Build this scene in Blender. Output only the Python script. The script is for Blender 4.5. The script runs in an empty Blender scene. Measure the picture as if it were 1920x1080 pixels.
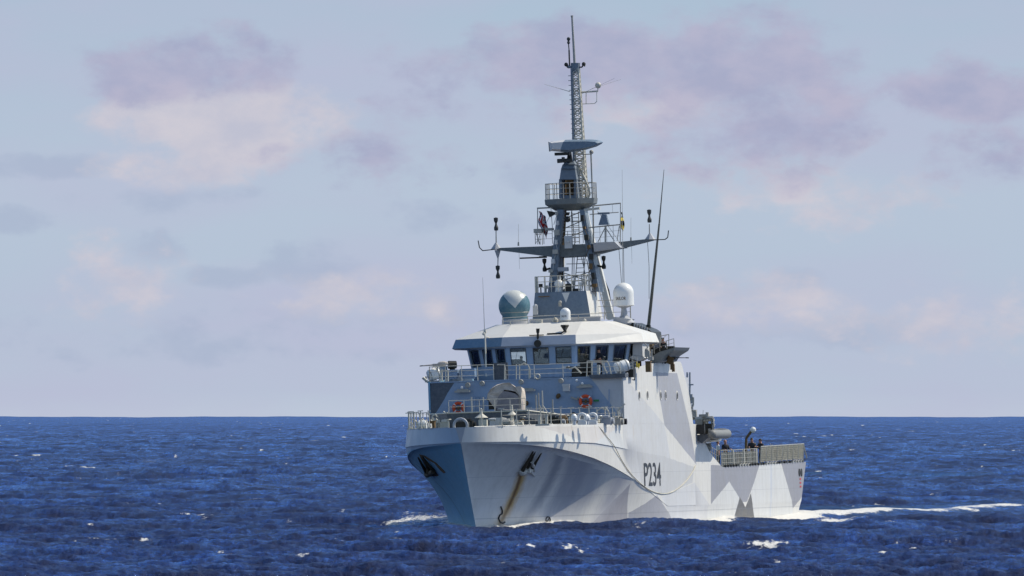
import bpy, bmesh, math, random
import numpy as np
from mathutils import Vector, Matrix
random.seed(7); rng = np.random.default_rng(11)
SC = bpy.context.scene
COL = SC.collection
# ---------------------------------------------------------------- camera
F = 25119.0; HZ = 779.5; CAMH = 6.75; D0 = 800.0      # focal length and horizon in pixels of a 1920 wide frame
cam = bpy.data.objects.new('camera', bpy.data.cameras.new('camera')); COL.objects.link(cam)
cam.location = (0, 0, CAMH); cam.rotation_euler = (math.radians(90), 0, 0)
cam.data.sensor_width = 36.0; cam.data.lens = 36.0 * F / 1920.0
cam.data.shift_y = (HZ - 540.0) / 1920.0
cam.data.clip_start = 5.0; cam.data.clip_end = 200000.0
SC.camera = cam
# ---------------------------------------------------------------- sun and sky
SUN_EL = math.radians(49); SUN_AZ = math.radians(22)     # azimuth from +X towards +Y (away from the camera)
sd = Vector((math.cos(SUN_EL)*math.cos(SUN_AZ), math.cos(SUN_EL)*math.sin(SUN_AZ), math.sin(SUN_EL)))
sun = bpy.data.objects.new('sun', bpy.data.lights.new('sun', 'SUN')); COL.objects.link(sun)
sun.data.energy = 4.5; sun.data.angle = math.radians(0.5); sun.data.color = (1.0, 0.94, 0.80)
sun.rotation_euler = sd.to_track_quat('Z', 'Y').to_euler()
sun.location = (60, 700, 80)
W = bpy.data.worlds.new("World"); SC.world = W; W.use_nodes = True
wn, wl = W.node_tree.nodes, W.node_tree.links; wn.clear()
SC.view_settings.view_transform = 'Standard'; SC.view_settings.look = 'None'
SC.view_settings.exposure = 0.0; SC.view_settings.gamma = 1.0
def wmath(op, a, b=None, c=None, clamp=False):
    n = wn.new('ShaderNodeMath'); n.operation = op; n.use_clamp = clamp
    for i, v in enumerate((a, b, c)):
        if v is None: continue
        if isinstance(v, (int, float)): n.inputs[i].default_value = v
        else: wl.new(v, n.inputs[i])
    return n.outputs[0]
sky = wn.new('ShaderNodeTexSky'); sky.sky_type = 'NISHITA'; sky.sun_disc = False
sky.sun_elevation = SUN_EL; sky.sun_rotation = math.radians(90) - SUN_AZ
sky.air_density = 1.0; sky.dust_density = 0.6; sky.ozone_density = 2.0; sky.altitude = 0
tc = wn.new('ShaderNodeTexCoord'); sep = wn.new('ShaderNodeSeparateXYZ'); wl.new(tc.outputs['Generated'], sep.inputs[0])
az = wmath('DIVIDE', sep.outputs['X'], sep.outputs['Y']); el = wmath('DIVIDE', sep.outputs['Z'], wmath('ABSOLUTE', sep.outputs['Y']))
comb = wn.new('ShaderNodeCombineXYZ'); wl.new(az, comb.inputs[0]); wl.new(el, comb.inputs[1])
def wnoise(scale, stretch, detail, rough, off=0.0):
    mp = wn.new('ShaderNodeMapping'); wl.new(comb.outputs[0], mp.inputs['Vector'])
    mp.inputs['Scale'].default_value = (scale, scale*stretch, 1); mp.inputs['Location'].default_value = (off, off*.7, off)
    n = wn.new('ShaderNodeTexNoise'); n.inputs['Scale'].default_value = 1; n.inputs['Detail'].default_value = detail
    n.inputs['Roughness'].default_value = rough; wl.new(mp.outputs[0], n.inputs['Vector']); return n.outputs[0]
n_edge = wnoise(150, 1.5, 6, .55, 3.1); n_fine = wnoise(420, 1.6, 5, .6, 9.7); n_big = wnoise(38, 3.2, 4, .5, 5.3)
def blob(px, py, rx, ry, k=1.0):
    # one cumulus bank: a soft ellipse in azimuth and elevation
    ax, ay = (px-960)/F, (HZ-py)/F
    dx = wmath('MULTIPLY', wmath('SUBTRACT', az, ax), F/rx); dy = wmath('MULTIPLY', wmath('SUBTRACT', el, ay), F/ry)
    r2 = wmath('ADD', wmath('MULTIPLY', dx, dx), wmath('MULTIPLY', dy, dy))
    return wmath('MULTIPLY', wmath('SUBTRACT', 1.0, r2), k)
def union(l):
    o = l[0]
    for b in l[1:]: o = wmath('SMOOTH_MAX', o, b, .3)
    return o
def shape(b, lo, hi, amp=2.3):
    v = wmath('ADD', b, wmath('MULTIPLY', wmath('SUBTRACT', wmath('ADD', wmath('MULTIPLY', n_edge, .7), wmath('MULTIPLY', n_fine, .3)), .5), amp*2))
    r = wn.new('ShaderNodeMapRange'); r.interpolation_type = 'SMOOTHSTEP'; wl.new(v, r.inputs[0])
    r.inputs[1].default_value = lo; r.inputs[2].default_value = hi; return r.outputs[0]
mauve = shape(union([blob(345,125,210,75,1.0), blob(440,100,120,65,.7), blob(1150,120,420,95,1.1), blob(1400,130,240,130,1.1), blob(1420,250,260,110,.8), blob(1000,170,260,70,.6), blob(1810,170,180,70,1.0),
                     blob(1830,290,170,60,.6), blob(690,300,200,50,.4)]), -.15, .95)
pink = shape(union([blob(420,240,230,95,1.3), blob(320,310,160,50,.9), blob(540,230,110,70,.7), blob(1250,200,280,60,.5), blob(1500,330,300,80,.4), blob(210,540,120,85,.55), blob(640,570,140,50,.35), blob(1450,575,230,60,.5), blob(1800,600,160,60,.35), blob(820,600,90,50,.3)]), -.2, .8)
blue = shape(union([blob(120,310,200,26,.7), blob(30,415,70,30,.8), blob(580,500,90,45,.7), blob(430,520,90,20,.5), blob(280,470,60,35,.6), blob(1500,530,60,30,.5), blob(1350,545,80,25,.4), blob(640,610,500,40,.4), blob(1150,620,250,30,.4), blob(300,370,160,25,.3), blob(850,410,130,35,.5), blob(1330,330,420,30,.3), blob(960,590,300,40,.3),
                    blob(1500,620,350,35,.45), blob(400,650,400,30,.3)]), -.2, .8)
base = wn.new('ShaderNodeValToRGB'); cr = base.color_ramp
def rampset(cr, stops):
    while len(cr.elements) > 1: cr.elements.remove(cr.elements[-1])
    cr.elements[0].position = stops[0][0]; cr.elements[0].color = (*stops[0][1], 1)
    for p, c in stops[1:]:
        e = cr.elements.new(p); e.color = (*c, 1)
rampset(cr, [(0.0, (.52,.60,.70)), (.06, (.475,.555,.675)), (.2, (.46,.545,.67)), (.55, (.47,.555,.68)), (1.0, (.415,.525,.655))])
wl.new(wmath('MULTIPLY', el, F/780.0, clamp=True), base.inputs[0])
def wmix(fac, a, b):
    m = wn.new('ShaderNodeMix'); m.data_type = 'RGBA'
    (wl.new(fac, m.inputs[0]) if not isinstance(fac, float) else setattr(m.inputs[0], 'default_value', fac))
    for i, v in ((6, a), (7, b)):
        if isinstance(v, tuple): m.inputs[i].default_value = (*v, 1)
        else: wl.new(v, m.inputs[i])
    return m.outputs[2]
veil = wn.new('ShaderNodeMapRange'); wl.new(n_big, veil.inputs[0]); veil.inputs[1].default_value = .40; veil.inputs[2].default_value = .68
c = wmix(wmath('MULTIPLY', veil.outputs[0], .75), base.outputs[0], (.485,.505,.665))
c = wmix(wmath('MULTIPLY', blue, .6), c, (.385,.455,.605))
tex = wn.new('ShaderNodeMapRange'); wl.new(wnoise(210, 1.7, 6, .6, 21.3), tex.inputs[0]); tex.inputs[1].default_value = .35; tex.inputs[2].default_value = .65
c = wmix(wmath('MULTIPLY', pink, .9), c, wmix(tex.outputs[0], (.53,.535,.64), (.63,.60,.665)))
c = wmix(wmath('MULTIPLY', mauve, .85), c, wmix(tex.outputs[0], (.375,.395,.56), (.465,.455,.60)))
elsew = wn.new('ShaderNodeMapRange'); elsew.interpolation_type = 'SMOOTHSTEP'; wl.new(wmath('ABSOLUTE', az), elsew.inputs[0]); elsew.inputs[1].default_value = .042; elsew.inputs[2].default_value = .06
n_far = wnoise(48, 2.6, 6, .55, 7.7); gm_ = wn.new('ShaderNodeMapRange'); gm_.interpolation_type = 'SMOOTHSTEP'; wl.new(n_far, gm_.inputs[0]); gm_.inputs[1].default_value = .50; gm_.inputs[2].default_value = .66
c = wmix(wmath('MULTIPLY', wmath('MULTIPLY', gm_.outputs[0], elsew.outputs[0]), .75), c, (.42,.425,.575))
# low cloud and haze belong to the sky near the horizon; the clear sky shows above it
near = wn.new('ShaderNodeMapRange'); near.interpolation_type = 'SMOOTHSTEP'; wl.new(sep.outputs['Z'], near.inputs[0])
near.inputs[1].default_value = .04; near.inputs[2].default_value = .12; near.inputs[3].default_value = 1; near.inputs[4].default_value = 0
SKY_S = .15
bg1 = wn.new('ShaderNodeBackground'); wl.new(sky.outputs[0], bg1.inputs[0]); bg1.inputs[1].default_value = SKY_S
bg2 = wn.new('ShaderNodeBackground'); wl.new(c, bg2.inputs[0]); bg2.inputs[1].default_value = 1.0
mx = wn.new('ShaderNodeMixShader'); wl.new(near.outputs[0], mx.inputs[0]); wl.new(bg1.outputs[0], mx.inputs[1]); wl.new(bg2.outputs[0], mx.inputs[2])
wo = wn.new('ShaderNodeOutputWorld'); wl.new(mx.outputs[0], wo.inputs[0])
# ---------------------------------------------------------------- ship frame: x to port, y aft, z up, origin at the stem on the waterline
TH, RO = math.radians(10.3), math.radians(-2.0)
S = Matrix.Translation((-2.88, D0, 0)) @ Matrix.Rotation(-TH, 4, 'Z') @ Matrix.Rotation(RO, 4, 'Y')
SI = S.inverted()
def at(px, py, y=None, x=None, z=None):
    "point of the ship frame seen at a pixel, at a given depth aft (y), breadth (x) or height (z)"
    o = SI @ Vector((0, 0, CAMH)); d = SI.to_3x3() @ Vector(((px-960)/F, 1, (HZ-py)/F))
    t = (y-o.y)/d.y if y is not None else ((x-o.x)/d.x if x is not None else (z-o.z)/d.z)
    return o + d*t
def proj(v):
    w = S @ Vector(v); return (960+F*w.x/w.y, HZ-F*(w.z-CAMH)/w.y)
# ---------------------------------------------------------------- materials
def nm(name):
    m = bpy.data.materials.new(name); m.use_nodes = True; return m, m.node_tree.nodes, m.node_tree.links, m.node_tree.nodes['Principled BSDF']
def setb(b, color, rough, metal=0.0, spec=.5):
    b.inputs['Base Color'].default_value = (*color, 1); b.inputs['Roughness'].default_value = rough; b.inputs['Metallic'].default_value = metal
    b.inputs['Specular IOR Level'].default_value = spec
class G:
    "small helper for node graphs"
    def __init__(s, n, l): s.n, s.l = n, l
    def m(s, op, a, b=None, clamp=False):
        x = s.n.new('ShaderNodeMath'); x.operation = op; x.use_clamp = clamp
        for i, v in enumerate((a, b)):
            if v is None: continue
            if isinstance(v, (int, float)): x.inputs[i].default_value = v
            else: s.l.new(v, x.inputs[i])
        return x.outputs[0]
    def dot(s, a, v):
        x = s.n.new('ShaderNodeVectorMath'); x.operation = 'DOT_PRODUCT'; s.l.new(a, x.inputs[0]); x.inputs[1].default_value = v; return x.outputs['Value']
    def noise(s, vec, scale, detail=4, rough=.55, stretch=(1,1,1)):
        mp = s.n.new('ShaderNodeMapping'); s.l.new(vec, mp.inputs[0]); mp.inputs['Scale'].default_value = stretch
        x = s.n.new('ShaderNodeTexNoise'); s.l.new(mp.outputs[0], x.inputs['Vector']); x.inputs['Scale'].default_value = scale
        x.inputs['Detail'].default_value = detail; x.inputs['Roughness'].default_value = rough; return x.outputs[0]
    def rng(s, v, a, b, c=0.0, d=1.0):
        x = s.n.new('ShaderNodeMapRange'); s.l.new(v, x.inputs[0])
        for i, k in enumerate((a, b, c, d)): x.inputs[i+1].default_value = k
        return x.outputs[0]
    def mix(s, f, a, b, mode='MIX'):
        x = s.n.new('ShaderNodeMix'); x.data_type = 'RGBA'; x.blend_type = mode
        if isinstance(f, (int, float)): x.inputs[0].default_value = f
        else: s.l.new(f, x.inputs[0])
        for i, v in ((6, a), (7, b)):
            if isinstance(v, tuple): x.inputs[i].default_value = (*v, 1)
            else: s.l.new(v, x.inputs[i])
        return x.outputs[2]
def paint(name, color, rough=.45, dirt=.25, polys=(), plane='YZ', rust=(), streak=.35, lines=()):
    "ship's paint: weathered, with hard-edged disruptive camouflage polygons (convex, ship metres)"
    m, n, l, b = nm(name); g = G(n, l); setb(b, color, rough, 0, .4)
    co = n.new('ShaderNodeTexCoord').outputs['Object']
    ia, ib = 'XYZ'.index(plane[0]), 'XYZ'.index(plane[1])
    c = None
    wob = n.new('ShaderNodeTexNoise'); wob.inputs['Scale'].default_value = 1.1; wob.inputs['Detail'].default_value = 5; l.new(co, wob.inputs['Vector'])
    vs_ = n.new('ShaderNodeVectorMath'); vs_.operation = 'MULTIPLY_ADD'; l.new(wob.outputs['Color'], vs_.inputs[0]); vs_.inputs[1].default_value = (.14,.14,.14)
    vb_ = n.new('ShaderNodeVectorMath'); vb_.operation = 'SUBTRACT'; l.new(co, vb_.inputs[0]); vb_.inputs[1].default_value = (.07,.07,.07); l.new(vb_.outputs[0], vs_.inputs[2]); pco = vs_.outputs[0]
    base = n.new('ShaderNodeRGB'); base.outputs[0].default_value = (*color, 1); c = base.outputs[0]
    for pts, pc in polys:
        area = sum(pts[i][0]*pts[(i+1) % len(pts)][1]-pts[(i+1) % len(pts)][0]*pts[i][1] for i in range(len(pts)))
        if area < 0: pts = pts[::-1]
        f = None
        for i in range(len(pts)):
            (x0, y0), (x1, y1) = pts[i], pts[(i+1) % len(pts)]
            nx, ny = -(y1-y0), (x1-x0); v = [0, 0, 0]; v[ia], v[ib] = nx, ny
            t = g.m('GREATER_THAN', g.dot(pco, v), nx*x0+ny*y0); f = t if f is None else g.m('MULTIPLY', f, t)
        c = g.mix(f, c, pc)
    # rain and salt streaks running down, blotches, fine grain
    st = g.noise(co, 1.0, 5, .6, (3.0, 3.0, .22)); bl = g.noise(co, .5, 5, .6); fi = g.noise(co, 6, 3, .6)
    k = g.m('ADD', g.m('MULTIPLY', g.rng(st, .45, .75), streak), g.m('MULTIPLY', g.rng(bl, .4, .75), .5))
    c = g.mix(g.m('MULTIPLY', k, dirt), c, (.22,.20,.17))
    c = g.mix(g.m('MULTIPLY', g.rng(fi, .3, .7), .06), c, (.9,.9,.9))
    for (a0, b0), (a1, b1), w, rc, *pl in rust:      # streaks with a course of their own, widening as they run down
        ia, ib = ('XYZ'.index(pl[0][0]), 'XYZ'.index(pl[0][1])) if pl else ('XYZ'.index(plane[0]), 'XYZ'.index(plane[1]))
        dx, dy = a1-a0, b1-b0; L = math.hypot(dx, dy); v = [0, 0, 0]; v[ia], v[ib] = dx/L, dy/L; u = [0, 0, 0]; u[ia], u[ib] = -dy/L, dx/L
        t = g.m('SUBTRACT', g.dot(co, v), (a0*dx+b0*dy)/L); q = g.m('ABSOLUTE', g.m('SUBTRACT', g.dot(co, u), (-a0*dy+b0*dx)/L))
        q = g.m('DIVIDE', q, w); q = g.m('ADD', q, g.m('MULTIPLY', g.m('SUBTRACT', g.noise(co, 3, 4, .7, (1,1,.5)), .5), .9))
        f = g.m('MULTIPLY', g.rng(q, .2, 1.1, 1, 0), g.m('MULTIPLY', g.m('GREATER_THAN', t, 0.0), g.rng(t, L*.55, L, 1, .35)))
        f = g.m('MULTIPLY', f, g.m('LESS_THAN', t, L)); c = g.mix(f, c, rc)
    if lines:                                   # plate seams
        for ax, pos, w in lines:
            v = [0, 0, 0]; v['XYZ'.index(ax)] = 1
            q = g.m('ABSOLUTE', g.m('SUBTRACT', g.dot(co, v), pos)); c = g.mix(g.m('MULTIPLY', g.m('LESS_THAN', q, w), .35), c, (.16,.17,.19))
    l.new(c, b.inputs['Base Color'])
    l.new(g.rng(bl, .3, .7, rough-.08, rough+.12), b.inputs['Roughness'])
    bp = n.new('ShaderNodeBump'); bp.inputs['Strength'].default_value = .45; bp.inputs['Distance'].default_value = .03
    l.new(g.m('ADD', g.noise(co, .9, 2, .5), g.m('MULTIPLY', g.m('SINE', g.dot(co, (.6, 9.0, 0))), .03)), bp.inputs['Height']); l.new(bp.outputs[0], b.inputs['Normal'])
    return m
def plain(name, color, rough=.5, metal=0.0, var=.25, scale=6):
    m, n, l, b = nm(name); g = G(n, l); setb(b, color, rough, metal)
    co = n.new('ShaderNodeTexCoord').outputs['Object']; f = g.noise(co, scale, 4, .6)
    dk = tuple(v*(1-var) for v in color); l.new(g.mix(g.rng(f, .3, .7), dk, color), b.inputs['Base Color']); return m
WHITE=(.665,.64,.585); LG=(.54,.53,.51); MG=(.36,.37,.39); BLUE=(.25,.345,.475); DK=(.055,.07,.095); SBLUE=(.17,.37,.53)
M = dict(
 white=paint('pale_grey_paint', WHITE), lgrey=paint('light_grey_paint', LG), mgrey=paint('mid_grey_paint', MG), blue=paint('blue_grey_paint', BLUE),
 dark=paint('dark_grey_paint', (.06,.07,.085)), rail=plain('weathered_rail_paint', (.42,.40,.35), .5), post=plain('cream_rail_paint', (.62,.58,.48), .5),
 black=plain('black_rubber', (.012,.012,.012), .6), gun=plain('gunmetal', (.03,.028,.022), .45, .3), canvas=plain('bleached_canvas', (.60,.52,.44), .9, 0, .3, 3),
 orange=plain('orange_lifering', (.75,.09,.02), .5), reflective=plain('reflective_tape', (.75,.75,.75), .4), dome=plain('radome_gelcoat', (.78,.77,.73), .35, 0, .05, 2),
 teal=plain('grey_radome_skin', (.30,.36,.37), .4, 0, .1, 2), rope=plain('hemp_rope', (.42,.38,.28), .9), wire=plain('antenna_black', (.05,.05,.045), .5),
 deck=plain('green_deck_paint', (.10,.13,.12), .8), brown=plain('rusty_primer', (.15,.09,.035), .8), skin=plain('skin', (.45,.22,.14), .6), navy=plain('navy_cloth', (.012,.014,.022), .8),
 wshirt=plain('white_cloth', (.78,.78,.76), .8), hair=plain('dark_hair', (.02,.013,.008), .7), yellow=plain('yellow_paint', (.75,.55,.02), .5), red=plain('red_paint', (.55,.02,.02), .5),
 fblue=plain('flag_blue', (.015,.03,.16), .8), tube=plain('grey_hypalon', (.20,.20,.19), .6), letter=plain('black_lettering', (.012,.012,.015), .5), green=plain('green_sign', (.02,.25,.06), .5),
 locker=plain('pale_blue_locker_paint', (.21,.30,.43), .5), anchor=plain('anchor_steel', (.075,.055,.03), .7, .2, .5, 8), anchorw=plain('chipped_white_anchor_paint', (.62,.58,.5), .6, 0, .4, 8), lens=plain('lamp_glass', (.5,.5,.45), .1))
# ---------------------------------------------------------------- mesh helpers
class MB:
    def __init__(s): s.v, s.f, s.m, s.mi = [], [], [], []
    def add(s, vs, fs, mi=0):
        o = len(s.v); s.v += [tuple(v) for v in vs]; s.f += [tuple(i+o for i in f) for f in fs]; s.mi += [mi]*len(fs); return s
    def box(s, c, d, rot=None, mi=0, top=1.0, topy=None):
        ty = top if topy is None else topy
        vs = []
        for z in (-.5, .5):
            kx = top if z > 0 else 1; ky = ty if z > 0 else 1
            for x, y in ((-.5,-.5),(.5,-.5),(.5,.5),(-.5,.5)): vs.append(Vector((x*d[0]*kx, y*d[1]*ky, z*d[2])))
        if rot is not None: vs = [rot @ v for v in vs]
        c = Vector(c); return s.add([v+c for v in vs], [(3,2,1,0),(4,5,6,7),(0,1,5,4),(1,2,6,5),(2,3,7,6),(3,0,4,7)], mi)
    def cyl(s, a, b, r1, r2=None, n=10, mi=0, caps=True):
        a, b = Vector(a), Vector(b); r2 = r1 if r2 is None else r2; d = (b-a)
        if d.length < 1e-6: return s
        q = d.to_track_quat('Z', 'Y'); vs = []
        for c, r in ((a, r1), (b, r2)):
            for i in range(n): t = 2*math.pi*i/n; vs.append(c + q @ Vector((math.cos(t)*r, math.sin(t)*r, 0)))
        fs = [(i, (i+1) % n, n+(i+1) % n, n+i) for i in range(n)]
        if caps: fs += [tuple(range(n-1, -1, -1)), tuple(range(n, 2*n))]
        return s.add(vs, fs, mi)
    def path(s, pts, r, n=6, mi=0):
        for a, b in zip(pts, pts[1:]): s.cyl(a, b, r, r, n, mi)
        return s
    def lathe(s, prof, c=(0,0,0), q=None, n=20, mi=0, sx=1, sy=1):
        c = Vector(c); vs = []
        for r, z in prof:
            for i in range(n):
                t = 2*math.pi*i/n; v = Vector((math.cos(t)*r*sx, math.sin(t)*r*sy, z)); vs.append(c + (q @ v if q else v))
        k = len(prof); fs = [(j*n+i, j*n+(i+1) % n, (j+1)*n+(i+1) % n, (j+1)*n+i) for j in range(k-1) for i in range(n)]
        fs += [tuple(range(n-1, -1, -1)), tuple(range((k-1)*n, k*n))]
        return s.add(vs, fs, mi)
    def ball(s, c, r, n=12, mi=0, sc=(1,1,1)):
        k = max(5, n//2); return s.lathe([(max(1e-4, r*math.sin(math.pi*j/k))*1, -r*math.cos(math.pi*j/k)*sc[2]) for j in range(k+1)], c, None, n, mi, sc[0], sc[1])
    def prism(s, poly, vec, mi=0):
        "closed solid: planar polygon (3D points) swept along vec"
        n = len(poly); p = [Vector(v) for v in poly]; vec = Vector(vec)
        return s.add(p+[v+vec for v in p], [tuple(range(n-1, -1, -1)), tuple(range(n, 2*n))]+[(i, (i+1) % n, n+(i+1) % n, n+i) for i in range(n)], mi)
    def loft(s, a, b, mi=0, caps=True):
        n = len(a); fs = [(i, (i+1) % n, n+(i+1) % n, n+i) for i in range(n)]
        if caps: fs += [tuple(range(n-1, -1, -1)), tuple(range(n, 2*n))]
        return s.add(list(a)+list(b), fs, mi)
    def torus(s, c, R, r, q=None, n=24, k=8, mi=None):
        c = Vector(c); vs = []
        for i in range(n):
            t = 2*math.pi*i/n
            for j in range(k):
                u = 2*math.pi*j/k; v = Vector(((R+r*math.cos(u))*math.cos(t), (R+r*math.cos(u))*math.sin(t), r*math.sin(u))); vs.append(c + (q @ v if q else v))
        o = len(s.v); s.v += [tuple(v) for v in vs]
        for i in range(n):
            for j in range(k):
                a, b2 = i*k, ((i+1) % n)*k; s.f.append((o+a+j, o+b2+j, o+b2+(j+1) % k, o+a+(j+1) % k)); s.mi.append(mi(i) if mi else 0)
        return s
    def rail(s, pts, h=1.0, step=1.2, rows=3, rp=.03, rw=.014, mi=0, up=None):
        pts = [Vector(p) for p in pts]; up = up or Vector((0, 0, 1))
        for a, b in zip(pts, pts[1:]):
            k = max(1, round((b-a).length/step))
            for i in range(k+1): p = a.lerp(b, i/k); s.cyl(p, p+up*h, rp, rp*.85, 6, mi)
            for j in range(rows): o = up*h*(j+1)/rows; s.cyl(a+o, b+o, rw if j < rows-1 else rw*1.4, None, 5, mi)
        return s
    def clusters(s):
        "faces grouped into pieces that touch"
        n = len(s.v); par = list(range(n))
        def fd(a):
            while par[a] != a: par[a] = par[par[a]]; a = par[a]
            return a
        for f in s.f:
            r = fd(f[0])
            for i in f[1:]: par[fd(i)] = r
        comp = {}
        for i in range(n): comp.setdefault(fd(i), []).append(i)
        keys = list(comp); bb = []
        V = np.array(s.v)
        for k in keys: q = V[comp[k]]; bb.append((q.min(0)-.04, q.max(0)+.04))
        lo = np.array([b[0] for b in bb]); hi = np.array([b[1] for b in bb]); cp = list(range(len(keys)))
        def fc(a):
            while cp[a] != a: cp[a] = cp[cp[a]]; a = cp[a]
            return a
        for i in range(len(keys)):
            for j in np.nonzero((lo[i] <= hi).all(1) & (lo <= hi[i]).all(1))[0]: cp[fc(int(j))] = fc(i)
        ki = {k: i for i, k in enumerate(keys)}; out = {}
        for fi, f in enumerate(s.f): out.setdefault(fc(ki[fd(f[0])]), []).append(fi)
        return list(out.values())
    def obj(s, name, mats, parent=None, base=None, smooth=False, kind=None, split=True):
        if split and parent is not None and len(s.v) < 40000:
            cl = s.clusters()
            if len(cl) > 1:
                first = None
                for fl in cl:
                    m2 = MB(); ids = sorted({i for fi in fl for i in s.f[fi]}); mp = {k: j for j, k in enumerate(ids)}
                    m2.v = [s.v[i] for i in ids]; m2.f = [tuple(mp[i] for i in s.f[fi]) for fi in fl]; m2.mi = [s.mi[fi] for fi in fl]
                    o = m2.obj(name, mats, parent, base, smooth, kind, False); first = first or o
                return first
        me = bpy.data.meshes.new(name); vs = s.v
        if base is not None: bv = Vector(base); vs = [tuple(Vector(v)-bv) for v in vs]
        me.from_pydata(vs, [], s.f)
        bm = bmesh.new(); bm.from_mesh(me)
        bmesh.ops.recalc_face_normals(bm, faces=bm.faces); bm.to_mesh(me); bm.free()
        if not isinstance(mats, (list, tuple)): mats = [mats]
        for m in mats: me.materials.append(m)
        if len(mats) > 1: me.polygons.foreach_set('material_index', s.mi)
        if smooth:
            me.polygons.foreach_set('use_smooth', [True]*len(me.polygons)); me.set_sharp_from_angle(angle=math.radians(38))
        o = bpy.data.objects.new(name, me); COL.objects.link(o)
        if parent is not None:
            o.parent = parent
            if base is not None: o.location = base
        return o
def tag(o, label, cat=None, group=None, kind=None):
    if label: o['label'] = label
    if cat: o['category'] = cat
    if group: o['group'] = group
    if kind: o['kind'] = kind
    return o
def thing(name, label, cat, base, group=None, extra=None):
    "Empty at the thing's base, standing in the ship's tilted frame"
    o = bpy.data.objects.new(name, None); COL.objects.link(o); o.matrix_world = S @ Matrix.Translation(base) @ (extra or Matrix())
    o.empty_display_size = .3
    return tag(o, label, cat, group)
def place(o, base): o.matrix_world = S @ Matrix.Translation(base); return o
# ---------------------------------------------------------------- sea
def spectrum_tile(N, L, lo, hi, wind, wdir, amp, seed, spread=4, pw=4.0):
    r = np.random.default_rng(seed); k1 = np.fft.fftfreq(N, L/N)*2*np.pi
    kx, ky = np.meshgrid(k1, k1, indexing='ij'); k = np.hypot(kx, ky); k[0, 0] = 1e-6
    Lw = wind*wind/9.81; cosw = (kx*math.cos(wdir)+ky*math.sin(wdir))/k
    P = np.exp(-1/(k*Lw)**2)/k**pw*(np.abs(cosw)**spread*.85+.15)
    P[(k < lo) | (k > hi)] = 0; P[0, 0] = 0
    h = (r.normal(size=(N, N))+1j*r.normal(size=(N, N)))*np.sqrt(P)
    z = np.fft.ifft2(h).real; s = z.std(); sc = amp/s
    dx = np.fft.ifft2(h*(-1j)*kx/k).real*sc; dy = np.fft.ifft2(h*(-1j)*ky/k).real*sc
    # steepness of the folding crest
    hh = np.fft.fft2(z*sc); lap = np.fft.ifft2(hh*k).real
    return z*sc, dx, dy, lap
def samp(T, L, X, Y):
    N = T.shape[0]; u = (X/L % 1.0)*N; v = (Y/L % 1.0)*N
    i = u.astype(np.int64); j = v.astype(np.int64); fu = u-i; fv = v-j; i %= N; j %= N; i1 = (i+1) % N; j1 = (j+1) % N
    return (T[i, j]*(1-fu)*(1-fv)+T[i1, j]*fu*(1-fv)+T[i, j1]*(1-fu)*fv+T[i1, j1]*fu*fv)
LA, LB, LC = 331.0, 53.7, 211.0
TA = spectrum_tile(1024, LA, .10, 4.5, 9.0, math.radians(260), .31, 3, 5, 3.5)
TB = spectrum_tile(1024, LB, 2.6, 40.0, 6.0, math.radians(262), .050, 5, 4, 3.1)
NY = spectrum_tile(1024, 90.0, .4, 30.0, 60.0, 0.3, 1.0, 18, 0, 2.6)[0]       # finer value noise
NZ = spectrum_tile(1024, LC, .05, 14.0, 60.0, 0.3, 1.0, 8, 0)[0]       # value noise for foam
def sm(x, a, b):
    t = np.clip((x-a)/(b-a), 0, 1); return t*t*(3-2*t)
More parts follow.
